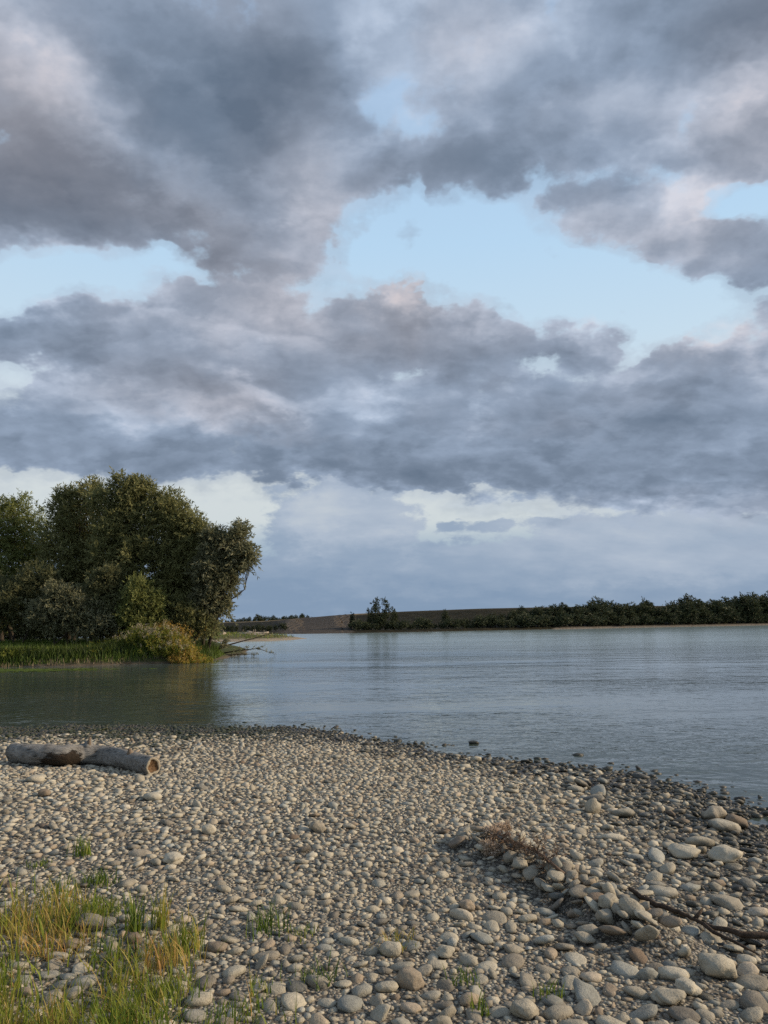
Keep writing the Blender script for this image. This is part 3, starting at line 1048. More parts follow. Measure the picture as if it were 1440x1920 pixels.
def crown_leaves(lobes, count, leaf, r, droop=0.15, shoot=0.55, per=11, fill=0.3, base_tint=0.42, sub=True):
    """Leaves on short shoots that stand out of the lobes of a crown.  lobes: (centre, (rx, ry, rz))."""
    cen = np.array([l[0] for l in lobes], float); rad_ = np.array([l[1] for l in lobes], float)
    if sub:
        # each lobe carries smaller clumps on its outside
        k_ = 8
        d0 = unit(r.normal(size=(len(cen), k_, 3)) + np.array([0, 0, .25]))
        c2 = (cen[:, None] + d0 * rad_[:, None] * 0.74).reshape(-1, 3)
        r2_ = (rad_[:, None] * r.uniform(.30, .52, (len(cen), k_, 1))).reshape(-1, 3)
        cen = np.concatenate([cen, c2]); rad_ = np.concatenate([rad_ * .80, r2_])
    w = (rad_[:, 0] * rad_[:, 1] + rad_[:, 0] * rad_[:, 2] + rad_[:, 1] * rad_[:, 2]); w = w / w.sum()
    ns = max(8, int(count * DENSITY) // per)
    li = r.choice(len(cen), ns, p=w)
    d = unit(r.normal(size=(ns, 3)))
    # lumpy shells: clumps grow where the noise is high
    rr = np.where(r.random(ns) < fill, r.random(ns) ** 0.5 * 0.85, 0.74 + 0.30 * r.random(ns))
    q = cen[li] + d * rad_[li] * rr[:, None]
    lump = vnoise(q[:, 0] * 1.0 + q[:, 2] * 0.6, q[:, 1] * 0.8 + q[:, 2] * 1.1, 2.0 / max(shoot, 0.3), 21)
    keep = r.random(ns) < np.clip(0.70 + 0.55 * lump, 0.10, 1)
    q, d, li, lump = q[keep], d[keep], li[keep], lump[keep]
    ns = len(q)
    q = q + d * (0.35 * shoot * lump)[:, None]
    axis = unit(d * 0.8 + np.array([0, 0, 0.75]) + r.normal(size=(ns, 3)) * 0.42)
    sl = shoot * (0.6 + 0.8 * r.random(ns))
    stint = np.clip(base_tint + r.normal(0, 0.13, ns) + 0.16 * lump, 0, 1)
    t = r.random((ns, per))
    pts = q[:, None] + axis[:, None] * (sl[:, None] * t)[..., None]
    pts[..., 2] -= droop * (sl[:, None] * t) ** 2 * 1.6
    ld = unit(axis[:, None] * 0.75 + r.normal(size=(ns, per, 3)) * 0.62 + np.array([0, 0, -droop * 1.2]))
    n = ns * per
    ln = leaf[0] * (0.65 + 0.7 * r.random(n)); wd = leaf[1] * (0.7 + 0.6 * r.random(n))
    V, F = leaf_quads(pts.reshape(-1, 3), ld.reshape(-1, 3), ln, wd, r)
    tint = np.clip(np.repeat(stint, per) + r.normal(0, 0.11, n), 0, 1)
    return V, F, np.repeat(tint, 4)


def limb(acc, a, b, r0, r1, r, bend=0.12, n=7, seg=6):
    a, b = np.asarray(a, float), np.asarray(b, float)
    L = np.linalg.norm(b - a)
    t = np.linspace(0, 1, n)[:, None]
    off = r.normal(size=3) * bend * L
    P = a + (b - a) * t + off * np.sin(t * np.pi) + r.normal(size=(n, 3)) * 0.015 * L * np.sin(t * np.pi)
    acc.tube(P, r0 + (r1 - r0) * np.linspace(0, 1, n), seg)
    return P


def make_tree(name, label, cat, base, lobes, count, leaf, mat, seed, stems=3, trunk_r=0.14, group=None, per=11, shoot=0.55, droop=0.15, fill=0.3, base_tint=0.42):
    """A tree rooted at base; lobes in world space."""
    r = np.random.default_rng(seed)
    t = thing(name, label, cat, tuple(base), group)
    b = np.array(base, float)
    rel = [(np.array(c, float) - b, s) for c, s in lobes]
    acc = Acc()
    order = r.permutation(len(rel))
    for s in range(stems):
        tgt = [rel[i] for i in order[s::stems]]
        if not tgt:
            continue
        mean = np.mean([c for c, _ in tgt], axis=0)
        foot = np.array([r.normal(0, 0.10 * stems), r.normal(0, 0.10 * stems), -0.25])
        P = limb(acc, foot, mean * np.array([0.75, 0.75, 0.62]) + np.array([0, 0, 0.1]), trunk_r, trunk_r * 0.5, r, 0.08, 8, 8)
        for c, sz in tgt:
            Q = limb(acc, P[r.integers(4, 8)], c, trunk_r * 0.45, trunk_r * 0.10, r, 0.10)
            for _ in range(5):
                limb(acc, Q[r.integers(3, 7)], c + unit(r.normal(size=3)) * np.array(sz) * 0.92, trunk_r * 0.16, trunk_r * 0.03, r, 0.08, 5, 4)
    obj('trunk', acc.mesh('trunk', [M_BARK]), t)
    V, F, C = crown_leaves(rel, count, leaf, r, droop, shoot, per, fill, base_tint)
    obj('crown', mesh_np('crown', V, F, C, False, [mat]), t)
    return t


# ------------------------------------------------------------------ the wooded point on the left
EDGE_PX = [(-420, 1262), (-200, 1256), (0, 1251), (120, 1249), (230, 1246), (330, 1243), (388, 1239)]
EDGE = [at_z(a, b) for a, b in EDGE_PX]
tip = EDGE[-1]
ISLE = np.array([(v.x, v.y) for v in EDGE] + [(tip.x + 0.35, tip.y + 1.4), (tip.x + 0.2, tip.y + 4), (tip.x + 0.5, tip.y + 9), (tip.x - 0.5, tip.y + 16), (tip.x - 5, tip.y + 30), (-30, 80), (-80, 70), (-80, 36)])


def poly_dist(poly, x, y):
    """Positive inside a closed outline."""
    x = np.asarray(x, float); y = np.asarray(y, float)
    best = np.full(x.shape, 1e9); ins = np.zeros(x.shape, bool)
    n = len(poly)
    for i in range(n):
        ax, ay = poly[i]; bx, by = poly[(i + 1) % n]
        dx, dy = bx - ax, by - ay
        t = np.clip(((x - ax) * dx + (y - ay) * dy) / (dx * dx + dy * dy), 0, 1)
        best = np.minimum(best, np.hypot(x - (ax + t * dx), y - (ay + t * dy)))
        c = ((ay > y) != (by > y))
        xi = ax + (y - ay) / np.where(abs(by - ay) < 1e-12, 1e-12, by - ay) * dx
        ins ^= c & (x < xi)
    return np.where(ins, best, -best)


HUMP = at_y(300, 1200, 44.0)


def isle_h(x, y):
    d = poly_dist(ISLE, x, y)
    d = d + 0.25 * vnoise(np.asarray(x), np.asarray(y), 1.1, 31)
    h = np.where(d > 0, 0.62 * (1 - np.exp(-d / 1.5)) + 0.035 * np.minimum(d, 10), d * 0.5)
    h = h + 0.40 * np.exp(-(((x - HUMP.x) / 1.9) ** 2 + ((y - HUMP.y) / 2.2) ** 2)) * (d > 0)
    return np.maximum(h, -0.6) + 0.06 * vnoise(np.asarray(x), np.asarray(y), 0.9, 32) * (d > 0.3)


def isle_material():
    m, g = new_mat('bank_soil')
    pos = position(g)
    x, y, z = g.sep(pos)
    n = g.noise(pos, 1.6, 5, 0.65)
    c = g.ramp(n, [(0.3, (0.028, 0.030, 0.012)), (0.55, (0.050, 0.062, 0.018)), (0.75, (0.085, 0.080, 0.035))])
    mud = g.ramp(n, [(0.3, (0.050, 0.040, 0.028)), (0.7, (0.13, 0.105, 0.07))])
    c = g.mix(g.step(g.m('MULTIPLY_ADD', n, 0.12, z), 0.10, 0.24, 1, 0), c, mud)
    finish(g, principled(g, c, 0.9, bump(g, n, 0.8, 0.1), 0.15))
    return m


M_ISLE = isle_material()
ax_ = np.arange(-32, 0.5, 0.28); ay_ = np.arange(33, 82, 0.30)
AX, AY = np.meshgrid(ax_, ay_, indexing='ij')
AZ = isle_h(AX.ravel(), AY.ravel())
nyy = len(ay_)
jj = (np.arange(len(ax_) - 1)[:, None] * nyy + np.arange(nyy - 1)[None, :]).ravel()
fq = np.stack([jj, jj + nyy, jj + nyy + 1, jj + 1], 1)
fq = fq[(AZ[fq] > -0.5).any(1)]
isle = obj('river_bank', mesh_np('river_bank', np.stack([AX.ravel(), AY.ravel(), AZ], 1), fq, mats=[M_ISLE]))
tag(isle, 'low wooded point of land on the far side of the inlet', None, None, 'structure')


def IH(x, y):
    return float(isle_h(np.array([x]), np.array([y]))[0])


def lobes_px(y, spec):
    """Lobes given in photograph pixels at depth y: (px, py, rx, ry[, dy])."""
    out = []
    for s in spec:
        px, py, rx, ry = s[:4]
        yy = y + (s[4] if len(s) > 4 else 0.0)
        c = at_y(px, py, yy)
        k = yy / FPX
        k *= 0.93
        out.append((tuple(c), (rx * k, (rx + ry) * 0.5 * k * 0.85, ry * k)))
    return out


def root_at(px, y):
    p = at_y(px, 1200, y)
    return (p.x, y, IH(p.x, y))


LEAF = (0.23, 0.062)
make_tree('willow_tree', 'dark willow cut by the left edge of the view, behind the grassy bank', 'tree', root_at(10, 52), lobes_px(52, [
    (20, 985, 62, 52), (-40, 975, 70, 60), (60, 1010, 40, 50), (-10, 1060, 80, 62), (50, 1075, 50, 58), (-80, 1050, 70, 90), (20, 1130, 80, 60), (-60, 1140, 80, 60), (35, 950, 26, 24)]), 21000, LEAF, M_WILLOW_GREEN, 101, 3, 0.2, 'willows on the point')
make_tree('willow_tree', 'tall olive willow with a knobbly top, second from the left on the point', 'tree', root_at(128, 50), lobes_px(50, [
    (135, 955, 38, 36), (160, 985, 50, 55), (112, 1000, 42, 50), (175, 930, 30, 28), (120, 935, 16, 18), (130, 1060, 62, 60), (180, 1080, 50, 60), (110, 1120, 60, 56), (160, 1140, 60, 50)]), 20000, LEAF, M_WILLOW, 102, 3, 0.2, 'willows on the point')
make_tree('willow_tree', 'tallest broad olive willow in the middle of the point, above the golden weeds', 'tree', root_at(235, 48), lobes_px(48, [
    (232, 930, 36, 34), (270, 945, 44, 40), (200, 955, 40, 44), (308, 975, 38, 44), (245, 1000, 62, 54), (320, 1030, 46, 60), (205, 1035, 48, 60), (270, 1065, 64, 66), (340, 1090, 44, 60), (225, 1110, 54, 60), (296, 1130, 60, 48), (318, 940, 22, 22)]), 30000, LEAF, M_WILLOW, 103, 4, 0.22, 'willows on the point')
make_tree('willow_tree', 'rounded olive willow leaning towards the water, right of the tallest one', 'tree', root_at(345, 47.5), lobes_px(47.5, [
    (350, 995, 34, 36), (372, 1030, 36, 48), (385, 1085, 40, 52), (352, 1060, 42, 56), (370, 1135, 40, 40), (338, 1140, 40, 40), (335, 965, 22, 22)]), 15000, LEAF, M_WILLOW, 104, 3, 0.16, 'willows on the point')
make_tree('willow_tree', 'loose feathery willow leaning far out over the river at the tip of the point', 'tree', root_at(372, 46.5), lobes_px(46.5, [
    (449, 1003, 12, 14), (432, 1018, 18, 22), (462, 1036, 12, 15), (408, 1025, 22, 30), (440, 1050, 22, 24), (450, 1072, 14, 16), (424, 1098, 18, 22), (395, 1070, 28, 40), (425, 1132, 9, 10), (392, 1120, 22, 36), (412, 1145, 9, 12), (388, 1165, 16, 20), (466, 1056, 7, 8)]), 13500, (0.25, 0.070), M_WILLOW_GREY, 105, 3, 0.12, 'willows on the point', 11, 0.62, 0.35, 0.35, 0.36)
# bushes in front of the trees
make_tree('willow_bush', 'silvery grey willow bush low in front of the trees, near the grassy bank', 'bush', root_at(105, 45), lobes_px(45, [
    (95, 1165, 34, 28), (75, 1150, 26, 30), (130, 1150, 40, 44), (160, 1165, 40, 32), (110, 1120, 26, 28), (200, 1172, 30, 22)]), 9500, (0.17, 0.055), M_WILLOW_GREY, 106, 3, 0.05, 'bushes under the willows', 10, 0.4, 0.1, 0.3, 0.42)
make_tree('willow_bush', 'bright green upright bush just left of the golden weeds', 'bush', root_at(262, 45.2), lobes_px(45.2, [
    (262, 1120, 24, 34), (285, 1140, 22, 30), (248, 1150, 26, 30), (272, 1170, 34, 24)]), 5500, (0.17, 0.06), M_WILLOW_GREEN, 107, 3, 0.04, 'bushes under the willows', 10, 0.5, 0.05, 0.3, 0.48)
make_tree('willow_bush', 'brownish bush under the second willow', 'bush', root_at(190, 45.8), lobes_px(45.8, [
    (190, 1110, 32, 36), (165, 1130, 30, 28), (215, 1140, 28, 36), (190, 1160, 40, 28), (205, 1080, 20, 22)]), 7000, (0.17, 0.055), M_WILLOW_BROWN, 108, 3, 0.05, 'bushes under the willows', 10, 0.42, 0.1, 0.3, 0.40)
make_tree('willow_bush', 'dark brown bush low by the left edge under the cut off willow', 'bush', root_at(30, 46), lobes_px(46, [
    (25, 1130, 46, 48), (70, 1090, 34, 44), (-20, 1160, 50, 36), (50, 1170, 36, 24)]), 8500, (0.17, 0.055), M_WILLOW_BROWN, 109, 3, 0.06, 'bushes under the willows', 10, 0.42, 0.1, 0.3, 0.30)
make_tree('willow_bush', 'shadowy olive bush at the foot of the leaning willow behind the golden weeds', 'bush', root_at(365, 46), lobes_px(46, [
    (362, 1165, 34, 30), (388, 1180, 22, 20), (340, 1150, 30, 30)]), 4500, (0.16, 0.05), M_WILLOW, 110, 3, 0.05, 'bushes under the willows', 10, 0.4, 0.1, 0.3, 0.36)


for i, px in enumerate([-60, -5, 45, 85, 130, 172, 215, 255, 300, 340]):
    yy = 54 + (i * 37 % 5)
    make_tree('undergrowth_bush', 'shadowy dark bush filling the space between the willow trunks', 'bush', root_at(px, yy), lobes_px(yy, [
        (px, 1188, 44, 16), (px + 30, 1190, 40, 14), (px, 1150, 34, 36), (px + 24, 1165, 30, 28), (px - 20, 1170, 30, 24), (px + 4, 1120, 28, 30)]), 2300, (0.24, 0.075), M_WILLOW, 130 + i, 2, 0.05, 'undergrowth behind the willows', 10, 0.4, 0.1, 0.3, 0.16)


# ------------------------------------------------------------------ grass and weeds of the bank
def blades(base, h, lean, width, r, curve=0.5, seg=3):
    """Curved tapering grass blades."""
    n = len(base)
    a = r.random(n) * 6.283
    dirv = np.stack([np.cos(a), np.sin(a), np.zeros(n)], 1)
    side = np.stack([-np.sin(a + r.normal(0, .6, n)), np.cos(a), np.zeros(n)], 1)
    V = []
    for k in range(seg + 1):
        t = k / seg
        c = base + np.array([0, 0, 1.0]) * (h * t * (1 - 0.25 * lean * curve * t))[:, None] + dirv * (h * lean * t ** (1 + curve))[:, None]
        w = (width * (1 - t) ** 0.7)[:, None] * 0.5
        if k < seg:
            V += [c - side * w, c + side * w]
        else:
            V += [c]
    m = 2 * seg + 1
    V = np.stack(V, 1).reshape(-1, 3)
    o = (np.arange(n) * m)[:, None]
    Q = np.concatenate([o + np.array([2 * k, 2 * k + 1, 2 * k + 3, 2 * k + 2]) for k in range(seg - 1)])
    T = o + np.array([2 * seg - 2, 2 * seg - 1, 2 * seg])
    return V, Q, T, m


def bank_grass():
    r = np.random.default_rng(61)
    acc = Acc()
    n = 42000
    x = r.uniform(-24, tip.x + 0.6, n); y = r.uniform(36, 49, n)
    d = poly_dist(ISLE, x, y)
    k = (d > 0.12) & (d < 9) & (np.abs(x) < 0.56 * y)
    x, y, d = x[k], y[k], d[k]
    z = isle_h(x, y)
    reed = np.exp(-((d - 1.1) / 0.8) ** 2)
    h = (0.28 + 0.42 * reed + 0.10 * r.random(len(x))) * (0.7 + 0.6 * r.random(len(x))) * np.clip(d / 0.5, 0.4, 1)
    t = np.clip(0.56 - 0.43 * reed + r.normal(0, 0.09, len(x)) + 0.08 * vnoise(x, y, 0.9, 5), 0, 1)  # dark reeds, tinted deeper still to paint the bank's shaded front
    V, Q, T, m = blades(np.stack([x, y, z - 0.03], 1), h, 0.15 + 0.35 * r.random(len(x)), np.full(len(x), 0.045), r)
    acc.add(V, Q, T, np.repeat(t, m))
    o = obj('bank_grass', acc.mesh('bank_grass', [M_BANKGRASS], False))
    tag(o, 'green grass on the low bank of the point with darker reeds towards the water, tinted deeper as if in shade', 'grass', None, 'stuff')
    acc = Acc()
    n = 9000
    x = r.uniform(-24, tip.x + 0.4, n); y = r.uniform(36, 43.5, n)
    d = poly_dist(ISLE, x, y)
    k = (np.abs(d - 0.16) < 0.26)
    x, y = x[k], y[k]
    V, Q, T, m = blades(np.stack([x, y, np.maximum(isle_h(x, y), 0) - 0.03], 1), 0.12 + 0.20 * r.random(len(x)), 0.05 + 0.25 * r.random(len(x)), np.full(len(x), 0.04), r)
    acc.add(V, Q, T, np.repeat(r.random(len(x)), m))
    o = obj('dead_reeds', acc.mesh('dead_reeds', [M_REED], False))
    tag(o, 'pale dead reed stems standing along the edge of the grassy bank', 'reeds', None, 'stuff')


bank_grass()


def herb_clump(label, px, y, hgt, wid, tint, seed, plume=0.0, group='weed clumps on the tip of the point'):
    p = at_y(px, 1215, y)
    b = (p.x, y, IH(p.x, y))
    r = np.random.default_rng(seed)
    t = thing('weed_clump', label, 'weeds', b, group)
    ns = 150
    hgt, wid = hgt * 1.2, wid * 1.35
    a = Acc(); fl = Acc()
    bx = r.normal(0, wid * 0.42, (ns, 2))
    for i in range(ns):
        h = hgt * r.uniform(0.55, 1.0) * (1 - 0.35 * min(1, np.hypot(*bx[i]) / wid))
        lean = np.append(bx[i] * 0.45 + r.normal(0, 0.10, 2), h)
        f = np.array([bx[i][0], bx[i][1], -0.05])
        P = f + np.linspace(0, 1, 4)[:, None] * lean
        V, Q, T = tube_arrays(P, [0.010, 0.009, 0.007, 0.004], 3, False)
        a.add(V, Q, T, np.clip(tint + r.normal(0, .1), 0, 1))
        nl = 24
        tt = r.uniform(0.15, 1, nl)
        LV, LF = leaf_quads(f + tt[:, None] * lean, unit(r.normal(size=(nl, 3)) + np.array([0, 0, .5])), r.uniform(.10, .2, nl), r.uniform(.025, .05, nl), r)
        a.add(LV, LF, None, np.repeat(np.clip(tint + r.normal(0, .16, nl), 0, 1), 4))
        if r.random() < plume * .5:
            m_ = 20
            LV, LF = leaf_quads(P[-1] + r.normal(0, .055, (m_, 3)), unit(r.normal(size=(m_, 3)) + np.array([0, 0, .4])), r.uniform(.06, .12, m_), r.uniform(.02, .05, m_), r)
            fl.add(LV, LF, None, np.repeat(r.random(m_), 4))
    obj('stems', a.mesh('stems', [M_GOLD], False), t)
    if fl.n:
        obj('flower_heads', fl.mesh('flower_heads', [M_PLUME], False), t)


herb_clump('tall weeds topped with cream plumes on the crest of the hump, left side', 262, 43.5, 1.15, 0.75, .30, 71, .55)
herb_clump('tall weeds with many cream flower heads in the middle of the hump', 300, 43.2, 1.25, 0.75, .34, 72, .8)
herb_clump('straw and rust coloured tall weeds on top of the hump behind the flowers', 312, 44.4, 1.35, 0.7, .80, 73, .1)
herb_clump('pale flowering weeds on the front slope of the hump, over the dark reeds', 318, 42.6, .85, 0.6, .30, 74, .7)
herb_clump('golden weeds on the right shoulder of the hump', 336, 42.8, 1.15, 0.6, .62, 75, .1)
herb_clump('rust tinted weeds halfway down the right slope of the hump', 350, 42.3, .95, 0.55, .80, 76, 0)
herb_clump('yellow green weeds low on the right slope next to the water', 366, 42.3, .98, 0.55, .50, 77, 0)
herb_clump('yellow green weeds at the very tip of the point above the river', 379, 42.5, .85, 0.45, .45, 78, 0)
herb_clump('bright green low weeds left of the plumes', 228, 43.8, .62, 0.7, .22, 79, .12)
herb_clump('yellowish low weeds on the bank left of the hump', 205, 43.2, .42, 0.6, .40, 80, .05)
herb_clump('small green bushy weeds at the left end of the grassy bank', 30, 41.6, .5, 0.7, .16, 81, 0)

# duckweed on still water at the left
r_ = np.random.default_rng(9)
c_ = at_z(-60, 1258)
nd = 2600
dx_ = r_.normal(0, 1, nd); dy_ = r_.normal(0, 1, nd)
wx = c_.x + dx_ * 2.6; wy = c_.y + dy_ * 0.55 + 0.03 * dx_
ok_ = poly_dist(ISLE, wx, wy) < 0.1
wx, wy = wx[ok_], wy[ok_]
nd = len(wx)
a_ = r_.random(nd) * 6.28; s1 = r_.uniform(.05, .16, nd)
DV = np.stack([np.stack([wx + s1 * np.cos(a_ + q) * (1.6 if i % 2 == 0 else 1), wy + s1 * np.sin(a_ + q), np.full(nd, .006) + r_.random(nd) * .008], 1) for i, q in enumerate((0, 1.57, 3.14, 4.71))], 1).reshape(-1, 3)
o = obj('duckweed', mesh_np('duckweed', DV, np.arange(nd * 4).reshape(-1, 4), np.repeat(r_.uniform(.3, .7, nd), 4), False, [M_BANKGRASS]))
tag(o, 'yellow green duckweed floating along the bank at the left edge of the view', 'duckweed', None, 'stuff')


# ------------------------------------------------------------------ branch fallen into the river at the tip
def fallen_branch():
    r = np.random.default_rng(91)
    b = at_z(388, 1230, 0.0)
    t = thing('fallen_branch', 'dark fallen branch reaching from the tip of the point out over the water', 'branch', (b.x, b.y, 0.0))
    y0 = b.y
    a = Acc(); lf = Acc()

    def W(px, py, dy=0.0):
        p = at_y(px, py, y0 + dy)
        return np.array([p.x - b.x, p.y - b.y, p.z])

    mains = [([(386, 1232, 0), (405, 1219, 0), (430, 1209, 0.3), (460, 1201, .6), (490, 1193, .9), (503, 1189, 1.1)], .075, .018, 0.25),
             ([(386, 1231, -.1), (412, 1225, -.3), (440, 1221, -.6), (462, 1218, -.8), (485, 1217, -1.0), (508, 1224, -1.1)], .06, .012, 1.0),
             ([(395, 1228, -.1), (420, 1228, -.5), (450, 1227, -.8), (475, 1227, -.9)], .035, .010, .8),
             ([(404, 1220, 0), (416, 1209, 0), (424, 1198, 0)], .03, .008, 1.4)]
    for pts, r0, r1, leafy in mains:
        P = np.array([W(*p) for p in pts])
        t_ = np.linspace(0, 1, 14); s = np.linspace(0, 1, len(P))
        P = np.stack([np.interp(t_, s, P[:, k]) for k in range(3)], 1) + r.normal(0, .012, (14, 3))
        a.tube(P, np.linspace(r0, r1, 14), 6)
        for _ in range(int(16 * leafy) + 3):
            i = r.integers(5, 14)
            tip_ = P[i] + np.array([r.uniform(.0, .55), r.normal(0, .25), r.uniform(-.12, .30)])
            tip_[2] = max(tip_[2], .03)
            Q = limb(a, P[i], tip_, .012, .004, r, .08, 4, 3)
            m_ = int(16 * leafy)
            if m_:
                tt = r.random(m_)[:, None]
                LV, LF = leaf_quads(P[i] + (tip_ - P[i]) * tt, unit(r.normal(size=(m_, 3))), r.uniform(.09, .17, m_), r.uniform(.03, .05, m_), r)
                lf.add(LV, LF, None, np.repeat(np.clip(r.normal(.5, .2, m_), 0, 1), 4))
    obj('limbs', a.mesh('limbs', [M_TWIG]), t)
    obj('leaves', lf.mesh('leaves', [M_WILLOW_GREY], False), t)
    # root stump by the water behind it
    s0 = at_z(404, 1216, 0)
    t2 = thing('root_stump', 'tangled grey brown root stump at the waterline behind the fallen branch', 'stump', (s0.x, s0.y, 0))
    a = Acc()
    for _ in range(26):
        e = np.array([r.normal(0, .55), r.normal(0, .4), abs(r.normal(.35, .25))])
        limb(a, np.array([r.normal(0, .15), r.normal(0, .1), 0.02]), e, .06, .012, r, .2, 6, 5)
    obj('roots', a.mesh('roots', [bark_material('root_wood', (.09, .07, .05), (.22, .18, .13))]), t2)


fallen_branch()
# ------------------------------------------------------------------ gravel bar with driftwood
bar0 = at_z(470, 1197)
BAR = np.array([(v.x, v.y) for v in (at_z(a, b) for a, b in [(300, 1203), (380, 1204), (440, 1203), (500, 1202), (545, 1200), (578, 1197.5), (560, 1195.5), (510, 1193), (420, 1191), (300, 1190)])])


def bar_h(x, y):
    d = poly_dist(BAR, x, y)
    return np.where(d > 0, 0.55 * (1 - np.exp(-d / 3.0)), np.maximum(d * .2, -.4)) + .05 * vnoise(np.asarray(x), np.asarray(y), .8, 41) * np.clip(d, 0, 1)


def bar_material():
    m, g = new_mat('gravel_bar')
    pos = position(g)
    x, y, z = g.sep(pos)
    n = g.noise(pos, .9, 5, .65)
    f = g.noise(pos, 9, 3, .6)
    sand = g.ramp(f, [(.3, (.19, .155, .11)), (.7, (.36, .30, .22))])
    green = g.ramp(f, [(.3, (.055, .058, .020)), (.7, (.12, .11, .045))])
    finish(g, principled(g, g.mix(g.step(g.m('MULTIPLY_ADD', n, .5, z), .42, .60), sand, green), .9, bump(g, f, .6, .1), .15))
    return m


bx0, bx1 = BAR[:, 0].min() - 2, BAR[:, 0].max() + 2
by0, by1 = BAR[:, 1].min() - 2, BAR[:, 1].max() + 2
ax_ = np.linspace(bx0, bx1, 80); ay_ = np.linspace(by0, by1, 80)
AX, AY = np.meshgrid(ax_, ay_, indexing='ij')
AZ = bar_h(AX.ravel(), AY.ravel())
jj = (np.arange(79)[:, None] * 80 + np.arange(79)[None, :]).ravel()
o = obj('gravel_bar', mesh_np('gravel_bar', np.stack([AX.ravel(), AY.ravel(), AZ], 1), np.stack([jj, jj + 80, jj + 81, jj + 1], 1), mats=[bar_material()]))
tag(o, 'low sandy gravel bar with sparse growth beyond the tip of the point', None, None, 'structure')


def bar_grass():
    r = np.random.default_rng(43)
    n = 9000
    x = r.uniform(bx0, bx1, n); y = r.uniform(by0, by1, n)
    d = poly_dist(BAR, x, y)
    k = (d > 1.2) & (vnoise(x, y, .5, 44) > -.35)
    x, y = x[k], y[k]
    a = Acc()
    V, Q, T, m = blades(np.stack([x, y, bar_h(x, y) - .02], 1), r.uniform(.15, .5, len(x)), r.uniform(.1, .5, len(x)), np.full(len(x), .09), r, .5, 2)
    a.add(V, Q, T, np.repeat(np.clip(r.normal(.62, .18, len(x)), 0, 1), m))
    o = obj('bar_grass', a.mesh('bar_grass', [M_BANKGRASS], False))
    tag(o, 'sparse olive grass on the gravel bar', 'grass', None, 'stuff')


bar_grass()
r_ = np.random.default_rng(45)
for (x0, y0, x1, y1, rr, dy, label) in [
    (452, 1189, 505, 1186, .20, 0, 'longest bleached driftwood log on top of the pile on the gravel bar'),
    (446, 1191.5, 492, 1189.5, .18, -.8, 'bleached driftwood log lowest at the front of the pile on the gravel bar'),
    (462, 1185.5, 498, 1187.5, .16, .5, 'tilted pale driftwood log at the back of the pile on the gravel bar'),
    (443, 1189, 470, 1185.5, .13, .3, 'short pale driftwood piece sticking up at the left of the pile on the gravel bar'),
    (480, 1190.5, 512, 1189, .12, -.5, 'thin pale driftwood pole at the right end of the pile on the gravel bar'),
    (413, 1190.5, 424, 1187, .22, -2, 'stubby grey driftwood stump alone left of the pile on the gravel bar')]:
    Y = bar0.y + 1.5 + dy
    p, q_ = at_y(x0, y0, Y), at_y(x1, y1, Y + .8)
    P = np.array([p, q_])[[0, 0, 0, 0, 0, 0]] + np.linspace(0, 1, 6)[:, None] * (np.array(q_) - np.array(p)) + r_.normal(0, .05, (6, 3))
    c = P.mean(0)
    a = Acc()
    a.tube(P - c, np.linspace(rr, rr * .6, 6), 8)
    a.tube(np.array([P[2], P[2] + [0.15, -.2, .35], P[2] + [.2, -.35, .6]]) - c, [rr * .45, rr * .3, rr * .12], 5)
    o = obj('driftwood_log', a.mesh('driftwood_log', [M_DEADWOOD]), None, tuple(c))
    tag(o, label, 'driftwood', 'driftwood pile on the gravel bar')

# ------------------------------------------------------------------ far bank: waterline, slope, crest, land beyond
WL = [(-600, 1212, ), (0, 1197), (300, 1192.5), (415, 1190.5), (500, 1189.5), (580, 1188.6), (660, 1187.2), (760, 1185.4), (900, 1182.6), (1020, 1180.4), (1150, 1177.6), (1300, 1174.8), (1440, 1172.2), (1700, 1168)]
CR = [(-600, 420, 1.0), (0, 420, 2.2), (415, 400, 2.35), (500, 300, 2.7), (560, 250, 3.3), (620, 215, 3.75), (660, 200, 4.0), (760, 195, 4.45), (900, 195, 4.95), (1020, 200, 5.2), (1150, 210, 5.4), (1300, 225, 5.6), (1440, 240, 5.8), (1700, 260, 6.0)]
CROSS_S = [0, .02, .06, .12, .2, .3, .4, .5, .6, .7, .8, .88, .94, 1.0]


def crest_z(px):
    return float(np.interp(px, [c[0] for c in CR], [c[2] for c in CR]))


def far_pt(px, s):
    """A point on the far bank: px along it, s from the water (0) to the crest (1)."""
    wl = np.interp(px, [w[0] for w in WL], [w[1] for w in WL])
    w = at_z(px, wl)
    dist = np.interp(px, [c[0] for c in CR], [c[1] for c in CR])
    d = ray(px, 1160)
    cx, cy = d.x / d.y * dist, dist
    return w.x + (cx - w.x) * s, w.y + (cy - w.y) * s


def scarp(px):
    return float(np.clip((px - 505) / 30, 0, 1) * np.clip((668 - px) / 14, 0, 1))


def profile(px, s):
    """Height along the slope, 0 at the water and 1 at the crest."""
    a = .10 * np.clip(s / .06, 0, 1) + .90 * np.clip((s - .35) / .65, 0, 1) ** 1.15
    b = .06 * np.clip(s / .04, 0, 1) + .94 * np.clip((s - .05) / .80, 0, 1) ** .85
    return a + (b - a) * scarp(px)


def far_h(px, s):
    return max(crest_z(px) * float(profile(px, s)), 0) - .25 * (s <= 0)


